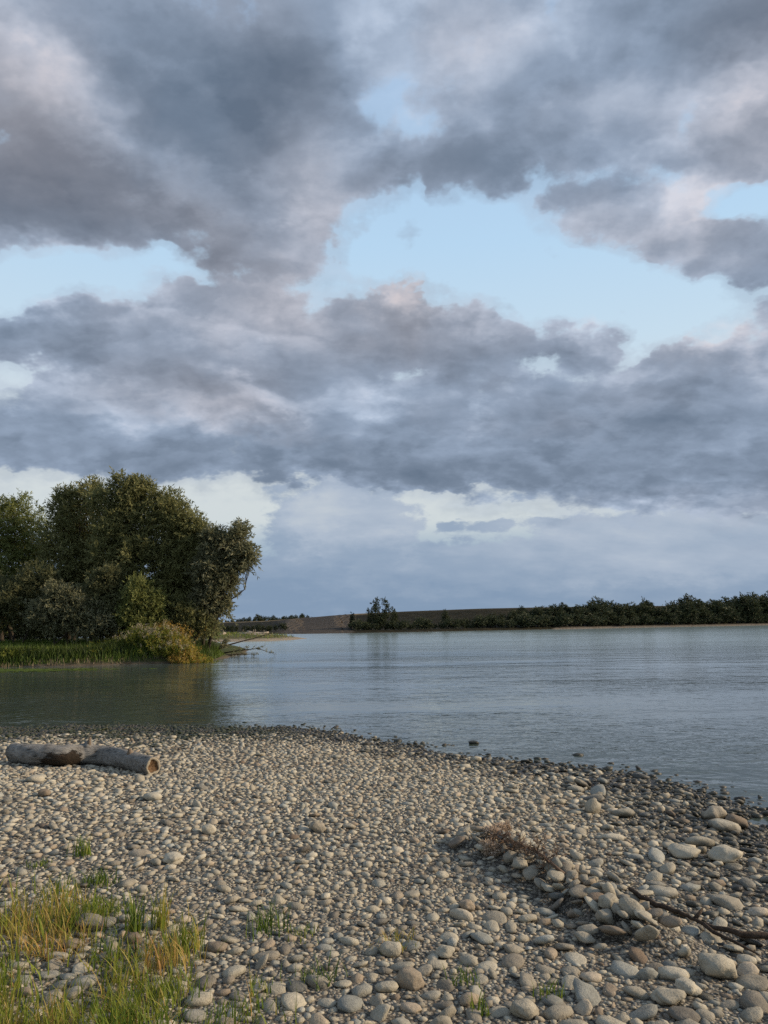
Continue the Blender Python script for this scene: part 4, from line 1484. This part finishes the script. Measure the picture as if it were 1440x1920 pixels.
def far_material():
    m, g = new_mat('far_bank_earth')
    pos = position(g)
    t = attr(g, 'tint').outputs['Color']
    sp = g.node('ShaderNodeSeparateColor')
    g.put(sp.inputs[0], t)
    sc, crest, sand = sp.outputs
    n = g.noise(pos, .35, 6, .65)
    f = g.noise(pos, 1.6, 4, .65)
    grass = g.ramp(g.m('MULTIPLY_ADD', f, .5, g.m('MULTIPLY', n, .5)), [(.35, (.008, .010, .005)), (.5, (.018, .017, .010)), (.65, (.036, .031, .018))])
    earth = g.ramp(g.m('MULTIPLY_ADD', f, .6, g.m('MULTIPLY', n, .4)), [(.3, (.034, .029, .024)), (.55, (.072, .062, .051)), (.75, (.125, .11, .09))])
    straw = g.ramp(f, [(.3, (.17, .13, .075)), (.7, (.30, .235, .14))])
    beach_ = g.ramp(f, [(.3, (.10, .09, .075)), (.7, (.19, .17, .145))])
    c = g.mix(sc, grass, earth)
    c = g.mix(crest, c, straw)
    c = g.mix(sand, c, beach_)
    finish(g, principled(g, c, .95, bump(g, f, .7, .3), .1))
    return m


def build_far_bank():
    r = np.random.default_rng(77)
    cols = np.unique(np.concatenate([np.arange(-600, 380, 40), np.arange(380, 690, 1.5), np.arange(690, 1500, 8), np.arange(1500, 1701, 40)]))
    S_ = np.array(CROSS_S + [1.008, 1.03, 1.06])
    V, C = [], []
    for px in cols:
        sc = scarp(px)
        for s in S_:
            x, y = far_pt(px, min(s, 1.0))
            if s > 1:
                d = ray(px, 1160); L = (s - 1) * 100
                x, y = x + d.x / d.y * L, y + L
            z = far_h(px, min(s, 1.0))
            g_ = math.sin((px + s * 42) * .46 + 2 * math.sin(px * .07)) + .6 * math.sin((px + s * 40) * .83 + 1 + 1.5 * math.sin(px * .21)) + .5 * math.sin((px + s * 33) * .19)
            amp = sc * (.55 + .75 * math.sin(px * .113 + 2 * math.sin(px * .037))) * math.sin(math.pi * min(max(s, 0), 1)) 
            x += amp * g_ * .5; y += amp * g_ * 1.2; z += amp * g_ * .22
            if 0.06 < s < .95:
                z += .10 * float(vnoise(np.array([x]), np.array([y]), .5, 3)[0]) * (1 - sc)
            if s > 1.02:
                z += .10
            V.append((x, y, z))
            sand = 1.0 if (s <= .02 and px > 1040) else (.3 if s <= .0 else 0)
            C.append((sc * (1 if s < .93 else .3), (float(np.clip((760 - px) / 90, .12, 1)) if s > .97 else 0.0), sand, 1))
    n, m = len(cols), len(S_)
    i = (np.arange(n - 1)[:, None] * m + np.arange(m - 1)[None, :]).ravel()
    F = np.stack([i, i + m, i + m + 1, i + 1], 1)
    o = obj('far_bank', mesh_np('far_bank', V, F, np.array(C), True, [far_material()]))
    tag(o, 'long dark embankment across the river with an eroded earth face', None, None, 'structure')
    # land behind, out to the horizon
    top = [V[k * m + m - 1] for k in range(n)]
    W = []
    for (x, y, z) in top:
        k = 3500.0 / math.hypot(x, y)
        W += [(x, y, z - .004), (x * k, y * k, -6.0)]
    i = np.arange(n - 1) * 2
    mt, g = new_mat('far_fields')
    pos = position(g)
    f = g.noise(pos, .02, 4, .6)
    finish(g, principled(g, g.ramp(f, [(.3, (.05, .055, .025)), (.7, (.15, .13, .07))]), .95, None, .1))
    o = obj('far_land', mesh_np('far_land', W, np.stack([i, i + 2, i + 3, i + 1], 1), smooth=False, mats=[mt]))
    tag(o, 'flat fields behind the embankment', None, None, 'structure')


build_far_bank()


# ------------------------------------------------------------------ trees of the far bank: a few kinds, copied
def far_kind(seed, h, w, n, lobes, leaf=.34, trunk=.10, tint=.42, pointed=False):
    """Crown and trunk meshes of a far tree of unit kind, root at the origin."""
    r = np.random.default_rng(seed)
    L = []
    for k in range(lobes):
        t = (k + .5) / lobes
        zz = h * (.22 + .72 * t)
        ww = w * ((1 - t) ** .6 * .9 + .16 if pointed else math.sqrt(max(0, 1 - (1.7 * t - .75) ** 2)) * .75 + .12)
        L.append((np.array([r.normal(0, w * .18), r.normal(0, w * .18), zz]), (ww * .62, ww * .62, h / lobes * .95)))
    V, F, C = crown_leaves(L, n, (leaf, leaf * .42), r, .05, .5, 8, .3, tint)
    a = Acc()
    a.tube(np.array([[0, 0, -.3], [0, 0, h * .35], [r.normal(0, .1), r.normal(0, .1), h * .85]]), [trunk, trunk * .7, trunk * .2], 5)
    for c, s in L:
        limb(a, [0, 0, c[2] * .6], c + unit(r.normal(size=3)) * s[0], trunk * .4, trunk * .08, r, .08, 4, 4)
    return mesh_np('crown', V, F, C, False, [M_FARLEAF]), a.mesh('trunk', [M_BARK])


DENSITY = 2.4
KIND = {k: far_kind(*v) for k, v in {
    'w0': (201, 5.0, 1.9, 1500, 5), 'w1': (202, 5.5, 1.7, 1500, 5, .34, .1, .38, True), 'w2': (203, 4.6, 2.2, 1600, 5, .34, .1, .46), 'w3': (204, 6.0, 1.8, 1600, 6, .34, .1, .34, True), 'w4': (205, 5.2, 2.0, 1500, 5, .34, .1, .52),
    'p0': (206, 8.4, 2.3, 1900, 7, .34, .14, .44), 'p1': (207, 8.0, 1.6, 1300, 7, .34, .12, .40, True), 'b0': (208, 2.2, 2.0, 900, 3, .30, .06, .40), 'b1': (209, 1.8, 2.3, 900, 3, .30, .06, .48), 's0': (210, 5.2, 1.5, 1300, 5, .32, .09, .55, True)}.items()}
BASE_H = {'w0': 5.0, 'w1': 5.5, 'w2': 4.6, 'w3': 6.0, 'w4': 5.2, 'p0': 8.4, 'p1': 8.0, 'b0': 2.2, 'b1': 1.8, 's0': 5.2}


def far_tree(kind, px, s, hgt, label, cat='tree', group=None, rz=0.0, name='far_tree', wide=1.0):
    x, y = far_pt(px, s)
    t = thing(name, label, cat, (x, y, far_h(px, s) - .05), group)
    k = hgt / BASE_H[kind]
    t.rotation_euler = (0, 0, rz)
    t.scale = (k * wide, k * wide, k)
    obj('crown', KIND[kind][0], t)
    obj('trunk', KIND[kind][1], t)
    return t


def hgt_for(px, s, ytop):
    x, y = far_pt(px, s)
    return at_y(px, ytop, y).z - far_h(px, s)


R = random.Random(8)
TOPS = [(900, 1158), (915, 1149), (960, 1143), (1000, 1140), (1060, 1133), (1090, 1137), (1120, 1130), (1160, 1132), (1200, 1130), (1240, 1133), (1290, 1125), (1340, 1128), (1380, 1121), (1410, 1118), (1440, 1116), (1600, 1108)]
WOOD = 'trees of the wood on the far right bank'
for i in range(90):
    px = 902 + i * (1560 - 902) / 89 + R.uniform(-4, 4)
    row = i % 2
    s = (.16 if row else .30) + R.uniform(-.04, .05)
    yt = np.interp(px, [a for a, _ in TOPS], [b for _, b in TOPS]) + R.uniform(-1, 5) + (4 if row else 0)
    k_ = R.choice(['w0', 'w1', 'w2', 'w3', 'w4'])
    lab = {'w0': 'rounded', 'w1': 'pointed', 'w2': 'broad bushy', 'w3': 'dark slender pointed', 'w4': 'lighter green'}[k_] + (' tree in the front row of the far right wood, near the water' if row else ' tree in the back row of the far right wood, against the sky')
    far_tree(k_, px, s, hgt_for(px, s, yt), lab, 'tree', WOOD, R.uniform(0, 6.28), 'wood_tree', R.uniform(1.3, 1.8))
for px, yt, k, lab in [(1120, 1124, 'w2', 'round headed tree that rises above the middle of the far right wood'), (1061, 1132, 'w1', 'slightly taller tree near the left third of the far right wood'),
                       (1207, 1122, 'w3', 'pointed tree rising between the middle and the right of the far wood'), (1292, 1120, 'w0', 'tall tree rising from the right part of the far wood'), (1390, 1114, 'w3', 'tallest pointed tree in the right end of the far wood')]:
    far_tree(k, px, .34, hgt_for(px, .34, yt), lab, 'tree', WOOD, R.uniform(0, 6), 'wood_tree', 1.1)
for i in range(44):
    px = 905 + i * (1560 - 905) / 43 + R.uniform(-4, 4)
    far_tree(R.choice(['b0', 'b1']), px, .09 + R.uniform(-.02, .02), R.uniform(1.3, 2.4), 'low bush at the foot of the wood on the far right bank', 'bush', 'bushes under the far wood', R.uniform(0, 6), 'far_bush', 1.2)
# the tall group in the middle
for px, yt, k, wd, lab in [(704, 1121, 'p0', .95, 'tallest loose tree of the group on the far bank in the middle of the view'), (722, 1123, 'p1', 1.15, 'narrow tall tree right of the tallest one in the middle group on the far bank'),
                           (692, 1141, 'p1', 1.0, 'shorter tree on the left side of the middle group on the far bank'), (738, 1141, 's0', 1.0, 'slim pale green tree on the right side of the middle group on the far bank'), (713, 1150, 'w2', 1.2, 'low dense tree in front of the middle group on the far bank')]:
    far_tree(k, px, .13, hgt_for(px, .13, yt), lab, 'tree', 'tall tree group on the far bank', R.uniform(0, 6), 'poplar_tree', wd)
far_tree('s0', 662, .16, hgt_for(662, .16, 1149), 'single green tree standing where the eroded earth face ends', 'tree', None, 1.0, 'bank_tree', 1.0)
far_tree('w4', 838, .16, hgt_for(838, .16, 1147), 'single yellowish green tree between the middle group and the far wood', 'tree', None, 2.0, 'bank_tree', 1.0)
far_tree('w2', 1420 - 545, .2, hgt_for(875, .2, 1160), 'low rounded tree just left of the far wood', 'tree', None, .4, 'bank_tree', 1.2)
for i in range(30):
    px = 655 + i * (900 - 655) / 29 + R.uniform(-3, 3)
    yt = 1172 + R.uniform(-7, 6) + (-5 if 755 < px < 870 else 0)
    s = .10 + R.uniform(-.03, .06)
    far_tree(R.choice(['b0', 'b1']), px, s, max(.8, hgt_for(px, s, yt)), 'low bush along the waterline between the earth face and the far wood', 'bush', 'bushes along the far waterline', R.uniform(0, 6), 'far_bush', 1.1)
for i in range(26):
    px = 300 + i * (528 - 300) / 25 + R.uniform(-3, 3)
    yt = 1175 + R.uniform(-5, 4)
    s = .12 + R.uniform(-.04, .05)
    far_tree(R.choice(['w0', 'w2', 'b0']), px, s, max(1.2, hgt_for(px, s, yt)), 'dark tree in the belt below the embankment left of the eroded earth face', 'tree', 'dark belt behind the gravel bar', R.uniform(0, 6), 'belt_tree', 1.3)
# trees on the land beyond the embankment
for i in range(40):
    px = 330 + i * (590 - 330) / 39 + R.uniform(-2, 2)
    Y = 620 + R.uniform(-30, 60)
    yt = float(np.interp(px, [330, 410, 460, 488, 520, 560, 590], [1166, 1163, 1160, 1153, 1158, 1152, 1156])) + R.uniform(-1.5, 3)
    p = at_y(px, yt, Y)
    zb = 1.0
    t = thing('distant_tree', 'distant dark tree on the land beyond the embankment at the left', 'tree', (p.x, Y, zb), 'distant trees beyond the embankment')
    kind = R.choice(['w0', 'w2', 'w4'])
    k = max(2.5, p.z - zb) / BASE_H[kind]
    t.scale = (k * 1.5, k * 1.5, k); t.rotation_euler = (0, 0, R.uniform(0, 6))
    obj('crown', KIND[kind][0], t)
    obj('trunk', KIND[kind][1], t)
# ------------------------------------------------------------------ driftwood log on the beach
def log_material():
    m, g = new_mat('weathered_log')
    tcn = g.node('ShaderNodeTexCoord')
    p = tcn.outputs['Object']
    grain = g.noise(g.v('MULTIPLY', p, (1.5, 16, 16)), 2.4, 6, .68, .3)
    n = g.noise(p, 7, 4, .6)
    bare = g.ramp(g.m('MULTIPLY_ADD', n, .4, g.m('MULTIPLY', grain, .6)), [(.36, (.035, .031, .026)), (.45, (.17, .162, .145)), (.58, (.27, .258, .232)), (.7, (.41, .39, .345))])
    bark = g.ramp(g.m('MULTIPLY_ADD', n, .5, g.m('MULTIPLY', grain, .5)), [(.3, (.018, .014, .010)), (.55, (.042, .031, .021)), (.75, (.10, .068, .045))])
    t = attr(g, 'tint').outputs['Fac']
    ed = g.m('ADD', t, g.m('MULTIPLY', g.m('SUBTRACT', g.noise(g.v('MULTIPLY', p, (4, 11, 11)), 1.0, 6, .7), .5), 1.7))
    k = g.step(ed, .50, .66)
    c = g.mix(k, bare, bark)
    hgt = g.m('ADD', g.m('MULTIPLY', grain, 1.0), g.m('MULTIPLY', k, .8))
    finish(g, principled(g, c, .85, bump(g, hgt, 1.0, .022), .2))
    return m


def cut_material():
    m, g = new_mat('log_cut_face')
    p = g.node('ShaderNodeTexCoord').outputs['Object']
    x, y, z = g.sep(p)
    t = attr(g, 'tint').outputs['Fac']
    e = g.m('ADD', t, g.m('MULTIPLY', g.m('SUBTRACT', g.noise(p, 22, 4, .6), .5), .45))
    rings = g.noise(g.v('MULTIPLY', p, (30, 30, 30)), 1.5, 3, .6)
    rot_ = g.ramp(rings, [(.3, (.06, .036, .02)), (.7, (.17, .105, .055))])
    sap = g.ramp(rings, [(.3, (.25, .215, .155)), (.7, (.40, .35, .26))])
    finish(g, principled(g, g.mix(g.step(e, .58, .68), rot_, sap), .9, bump(g, rings, .6, .01), .15))
    return m


def beach_log():
    r = np.random.default_rng(33)
    base = [ground_at(a, b) for a, b in LOG_PX]
    RAD_PX = [17.5, 18.5, 19, 18, 17, 16.5, 16]
    mid = base[3]
    P, Rr = [], []
    for (px, py), b, w in zip(LOG_PX, base, RAD_PX):
        dist = math.hypot(b.x, b.y)
        rr = w / FPX * dist
        P.append((b.x, b.y + rr * .75, b.z + rr * .93)); Rr.append(rr)
    P = np.array(P); Rr = np.array(Rr)
    s = np.linspace(0, 1, len(P)); t_ = np.linspace(0, 1, 64)
    Q = np.stack([np.interp(t_, s, P[:, k]) for k in range(3)], 1)
    for _ in range(6):
        Q[1:-1] = (Q[:-2] + 2 * Q[1:-1] + Q[2:]) / 4
    rad_ = np.interp(t_, s, Rr) * 0.92
    org = np.array([mid.x, mid.y, mid.z])
    t = thing('driftwood_log', 'grey weathered log with a dark bark patch lying across the upper left of the beach', 'log', tuple(org))
    seg = 28
    V, F, T = tube_arrays(Q - org, rad_, seg, False)
    V = V.reshape(64, seg, 3)
    c = (Q - org)[:, None]
    ang = np.arange(seg) / seg * 2 * np.pi
    tt = t_[:, None] * 1.0; aa = ang[None]
    k = 1 + .05 * np.sin(aa * 2 + tt * 5) + .035 * np.sin(aa * 3 - tt * 21) + .022 * np.sin(aa * 5 + tt * 33) + .012 * r.normal(size=(64, seg)) + sum(.014 * np.sin(aa * nn + 1.7 * nn + 2.2 * np.sin(tt * 4 + nn)) for nn in (7, 9, 12))
    up = (V - c)[..., 2] / rad_[:, None]
    # torn upper edge where bark comes off
    k = k + .55 * np.exp(-((tt - .53) / .028) ** 2) * np.clip(up, 0, 1) ** 5
    k = k + .16 * np.exp(-((tt - .245) / .022) ** 2) * np.clip(up, 0, 1) ** 2 + .10 * np.exp(-((tt - .37) / .03) ** 2) * np.clip(up, 0, 1) ** 2
    V = c + (V - c) * k[..., None]
    low = (V[..., 2] - (-org[2] + 0)) 
    bark = np.exp(-((tt - .36) / .15) ** 2) * (0.95 - .66 * np.clip((up + .10) / .9, 0, 1)) + .36 * np.exp(-((tt - .72) / .12) ** 2) * np.clip(up, 0, 1)
    Vf = np.concatenate([V.reshape(-1, 3)])
    obj('trunk', mesh_np('trunk', Vf, F, np.clip(bark, 0, 1).ravel(), True, [log_material()]), t)
    # cut ends: a disc with a rim and a rotten hollow
    M_CUT = cut_material()
    for end in (0, 63):
        ring = V[end]; cc = ring.mean(0)
        ax = unit((Q[end] - Q[5 if end == 0 else 58])[None])[0]
        W, C, FF = [], [], []
        for j, (f, dpt, tn) in enumerate([(1.0, .0, 1.), (.97, .006, 1.), (.80, .008, .95), (.68, -.004, .55), (.42, -.022, .2), (.12, -.028, .1)]):
            wob = 1 + (.10 * np.sin(ang * 3 + j) + .08 * np.sin(ang * 5 + 2)) * (1 if j >= 3 else 0)
            W.append(cc + (ring - cc) * (f * wob)[:, None] + ax * dpt)
            C.append(np.full(seg, tn))
        W.append((cc - ax * .03)[None]); C.append(np.array([.1]))
        for j in range(5):
            i = np.arange(seg)
            FF.append(np.stack([j * seg + i, j * seg + (i + 1) % seg, (j + 1) * seg + (i + 1) % seg, (j + 1) * seg + i], 1))
        i = np.arange(seg)
        tri = np.stack([5 * seg + i, 5 * seg + (i + 1) % seg, np.full(seg, 6 * seg)], 1)
        obj('cut_end', mesh_np('cut_end', np.concatenate(W), [np.concatenate(FF), tri], np.concatenate(C), True, [M_CUT]), t)
    # branch knots
    M_KNOT = bark_material('knot_wood', (.09, .065, .045), (.24, .19, .14), 26)
    for f, dirv, L, r0 in [(.865, (-.1, -.3, 1), .05, .034), (.53, (.25, -.2, 1), .10, .028)]:
        i = int(f * 63)
        o0 = Q[i] - org
        d = unit(np.array([dirv], float))[0]
        pts = [o0 + d * rad_[i] * .55, o0 + d * rad_[i] * .9, o0 + d * (rad_[i] + L * .5), o0 + d * (rad_[i] + L)]
        a = Acc()
        VV, QQ, TT = tube_arrays(np.array(pts), [r0 * 1.7, r0 * 1.25, r0 * .8, r0 * .5], 10)
        a.add(VV + r.normal(0, r0 * .07, VV.shape), QQ, TT)
        obj('branch_knot', a.mesh('branch_knot', [M_KNOT]), t)


beach_log()


# ------------------------------------------------------------------ dark branch half buried along the ridge
def beach_branch():
    r = np.random.default_rng(35)
    px = [(1183, 1688), (1205, 1702), (1228, 1716), (1262, 1729), (1290, 1741), (1312, 1750), (1345, 1762), (1385, 1774), (1440, 1779), (1500, 1782)]
    P = np.array([tuple(ground_at(a, b) + Vector((0, 0, .07))) for a, b in px])
    org = P[4] - np.array([0, 0, .05])
    s = np.linspace(0, 1, len(P)); t_ = np.linspace(0, 1, 30)
    Q = np.stack([np.interp(t_, s, P[:, k]) for k in range(3)], 1) + r.normal(0, .004, (30, 3))
    t = thing('beach_branch', 'long thin dark branch lying aslant among the stones at the lower right', 'branch', tuple(org))
    a = Acc()
    a.tube(Q - org, np.linspace(.014, .016, 30) * (1 + .25 * np.sin(np.linspace(0, 9, 30))), 7)
    obj('stem', a.mesh('stem', [M_TWIG]), t)
    a = Acc()
    a.tube(np.array([Q[15], Q[15] + [.04, .02, .03], Q[15] + [.07, .04, .05]]) - org, [.015, .011, .006], 5)
    obj('broken_stub', a.mesh('broken_stub', [M_TWIG]), t)
    a = Acc()
    a.tube(np.array([Q[17], Q[19] + [-.03, -.06, .0], Q[22] + [-.05, -.12, -.01], Q[24] + [-.05, -.2, -.03]]) - org, [.015, .012, .009, .004], 5)
    obj('side_branch', a.mesh('side_branch', [M_TWIG]), t)


beach_branch()

# ------------------------------------------------------------------ dried weed on the ridge
M_RUST = leaf_material('dried_weed', [(0, (.080, .052, .036)), (.5, (.175, .115, .076)), (1, (.30, .21, .14))], .2)
M_FLUFF = leaf_material('seed_fluff', [(0, (.40, .30, .205)), (1, (.66, .54, .42))], .3)


def dried_weed():
    r = np.random.default_rng(36)
    b = ground_at(1066, 1652)
    org = np.array(b)
    t = thing('dried_weed', 'dried reddish brown weed stalk with fluffy tan heads fallen on the stone ridge', 'dead plant', tuple(org))

    def W(px, py, z):
        g_ = ground_at(px, py + z * 60)
        p = at_y(px, py, g_.y)
        return np.array([p.x, p.y, max(p.z, g_.z + .02)]) - org

    main = np.array([W(1064, 1648, .02), W(1040, 1624, .5), W(1020, 1606, .6), W(1000, 1594, .6), W(975, 1584, .5), W(950, 1577, .4), W(926, 1570, .3)])
    a = Acc()
    t_ = np.linspace(0, 1, 22); s = np.linspace(0, 1, 7)
    Q = np.stack([np.interp(t_, s, main[:, k]) for k in range(3)], 1)
    a.tube(Q, np.linspace(.014, .004, 22), 6, .35)
    obj('stalk', a.mesh('stalk', [M_RUST]), t)
    a = Acc()
    for i in range(36):
        k = r.integers(5, 20)
        e = Q[k] + np.array([r.normal(-.02, .06), r.normal(0, .045), r.normal(.015, .045)])
        P = limb(a, Q[k], e, .005, .002, r, .12, 5, 3)
        for _ in range(3):
            limb(a, P[r.integers(2, 5)], e + r.normal(0, .045, 3), .003, .0015, r, .1, 3, 3)
        m_ = 7
        LV, LF = leaf_quads(P[-1] + r.normal(0, .028, (m_, 3)), unit(r.normal(size=(m_, 3))), r.uniform(.02, .05, m_), r.uniform(.006, .016, m_), r)
        a.add(LV, LF, None, np.repeat(np.clip(r.normal(.45, .25, m_), 0, 1), 4))
    obj('side_shoots', a.mesh('side_shoots', [M_RUST], False), t)
    for px, py, sz in [(922, 1567, .055), (936, 1560, .05), (922, 1599, .055), (912, 1592, .04), (946, 1556, .035)]:
        c = W(px, py, .1) + np.array([0, -.02, .03])
        m_ = 1100
        d = unit(r.normal(size=(m_, 3))) * (r.random((m_, 1)) ** .6) * sz * np.array([1.2, .8, .75])
        LV, LF = leaf_quads(c + d, unit(d + r.normal(size=(m_, 3)) * sz * .5), r.uniform(.014, .04, m_), r.uniform(.006, .014, m_), r)
        a = Acc(); a.add(LV, LF, None, np.repeat(r.random(m_), 4))
        obj('seed_head', a.mesh('seed_head', [M_FLUFF], False), t)


dried_weed()


# ------------------------------------------------------------------ grass at the lower left
def tuft(label, px, py, h, spread, n, tint, seed, width=.006, lean=.45):
    r = np.random.default_rng(seed)
    b = ground_at(px, py)
    a = Acc()
    xy = r.normal(0, spread, (n, 2))
    V, Q, T, m = blades(np.concatenate([xy, np.full((n, 1), .0)], 1), h * r.uniform(.45, 1.05, n), lean * r.uniform(.2, 1.3, n), width * r.uniform(.6, 1.5, n), r, .7, 4)
    a.add(V, Q, T, np.repeat(np.clip(r.normal(tint, .13, n), 0, 1), m))
    o = obj('grass_tuft', a.mesh('grass_tuft', [M_GRASS], False), None, (b.x, b.y, b.z + .01))
    tag(o, label, 'grass tuft', 'grass tufts on the beach')


tuft('small upright green tuft alone below the driftwood log', 155, 1606, .17, .035, 60, .42, 1, .007)
tuft('flat green tuft to the left of the pale rounded stone, low on the gravel', 184, 1660, .13, .055, 90, .22, 2, .006, .9)
tuft('tiny mossy green tuft near the left edge of the beach', 75, 1626, .05, .04, 60, .35, 3)
tuft('green tuft by itself right of the grassy corner', 500, 1748, .17, .06, 70, .26, 4, .007, .6)
tuft('sparse dark green tuft low in the middle left of the beach', 597, 1842, .13, .06, 46, .22, 5, .006, .8)
tuft('dry yellowish tuft beside the round speckled boulder', 752, 1776, .09, .07, 60, .74, 6, .005, .9)
tuft('small green tuft at the bottom right of the grey stone cluster', 872, 1846, .10, .05, 40, .30, 7, .006, .7)
tuft('small bright green tuft near the middle of the bottom edge', 1030, 1872, .09, .035, 36, .40, 8)
tuft('thin upright green tuft at the bottom edge of the view', 905, 1906, .12, .025, 22, .36, 9)
tuft('tall broad bladed green tuft standing up at the back of the grassy corner', 256, 1748, .27, .03, 34, .32, 10, .010, .3)
tuft('tall reddish green tuft right of the tallest blades at the back of the grassy corner', 300, 1742, .25, .03, 40, .66, 11, .008, .3)
tuft('wide green and straw tuft at the right side of the grassy corner', 338, 1790, .21, .08, 150, .56, 12, .007, .6)
tuft('rust brown dry tuft below the wide one at the right side of the grassy corner', 305, 1820, .21, .07, 120, .86, 13, .006, .6)
tuft('low mossy green cushion behind the grassy corner', 180, 1714, .08, .10, 420, .42, 14, .005, .6)
tuft('dark green low tuft at the left of the mossy cushion', 118, 1745, .15, .07, 110, .20, 15, .007, .6)
tuft('fresh green tuft at the bottom right end of the grassy corner', 312, 1872, .14, .08, 170, .52, 16, .006, .7)
tuft('yellow green tuft cut by the bottom edge near the grassy corner', 250, 1912, .13, .09, 210, .58, 17, .006, .7)
tuft('small green tuft right of the grassy corner near the bottom edge', 488, 1862, .08, .05, 44, .36, 18)
tuft('small grassy green tuft at the bottom edge left of centre', 455, 1908, .09, .06, 60, .46, 19)
tuft('faint dry tuft under the wide green one in the gravel', 566, 1756, .06, .05, 40, .60, 20)


def corner_grass():
    r = np.random.default_rng(38)
    n = 60000
    y = r.uniform(2.6, 5.6, n); x = r.uniform(-3.2, -.4, n)
    # where the photograph's corner of grass lies, as patches on the ground
    w = np.zeros(n); tn = np.full(n, .45); hh = np.full(n, .14)
    for px, py, rx, ry, wt, t, h in [(20, 1745, .30, .30, .9, .66, .26), (60, 1800, .26, .16, .75, .82, .17), (30, 1835, .30, .16, .8, .50, .18), (130, 1870, .32, .15, 1, .50, .20), (60, 1905, .30, .14, 1, .56, .20),
                                     (190, 1840, .20, .12, .85, .38, .20), (215, 1800, .16, .10, .55, .30, .18), (180, 1905, .30, .12, .9, .46, .16), (-60, 1800, .5, .6, 1, .6, .22), (-100, 1920, .6, .4, 1, .55, .22), (100, 1960, .6, .2, 1, .5, .2), (230, 1870, .12, .10, .5, .75, .14)]:
        c = ground_at(px, py)
        g_ = wt * np.exp(-(((x - c.x) / rx) ** 2 + ((y - c.y) / ry) ** 2))
        m = g_ > w
        w = np.where(m, g_, w); tn = np.where(m, t, tn); hh = np.where(m, h, hh)
    k = r.random(n) < w * np.clip(.30 + .60 * vnoise(x, y, 6.0, 51), .03, .9) * .92
    x, y, tn, hh = x[k], y[k], tn[k], hh[k]
    n = len(x)
    z = height(x, y)
    t = np.clip(tn + .06 + r.normal(0, .15, n) + .16 * vnoise(x, y, 4, 52), 0, 1)
    a = Acc()
    V, Q, T, m = blades(np.stack([x, y, z], 1), hh * r.uniform(.3, 1.05, n), r.uniform(.1, .8, n), r.uniform(.0035, .0115, n), r, .7, 4)
    a.add(V, Q, T, np.repeat(t, m))
    # dead blades lying flat between the living ones
    k2 = r.random(n) < .45
    m2 = int(k2.sum())
    V, Q, T, m = blades(np.stack([x[k2] + r.normal(0, .03, m2), y[k2] + r.normal(0, .03, m2), z[k2] + .008], 1), r.uniform(.03, .07, m2), r.uniform(1.0, 3.2, m2), r.uniform(.003, .008, m2), r, .3, 3)
    a.add(V, Q, T, np.repeat(np.clip(r.normal(.86, .10, m2), 0, 1), m))
    o = obj('corner_grass', a.mesh('corner_grass', [M_GRASS], False))
    tag(o, 'mixed green, yellow and straw grass growing through the stones in the lower left corner', 'grass', None, 'stuff')
    print('corner blades', n)


corner_grass()
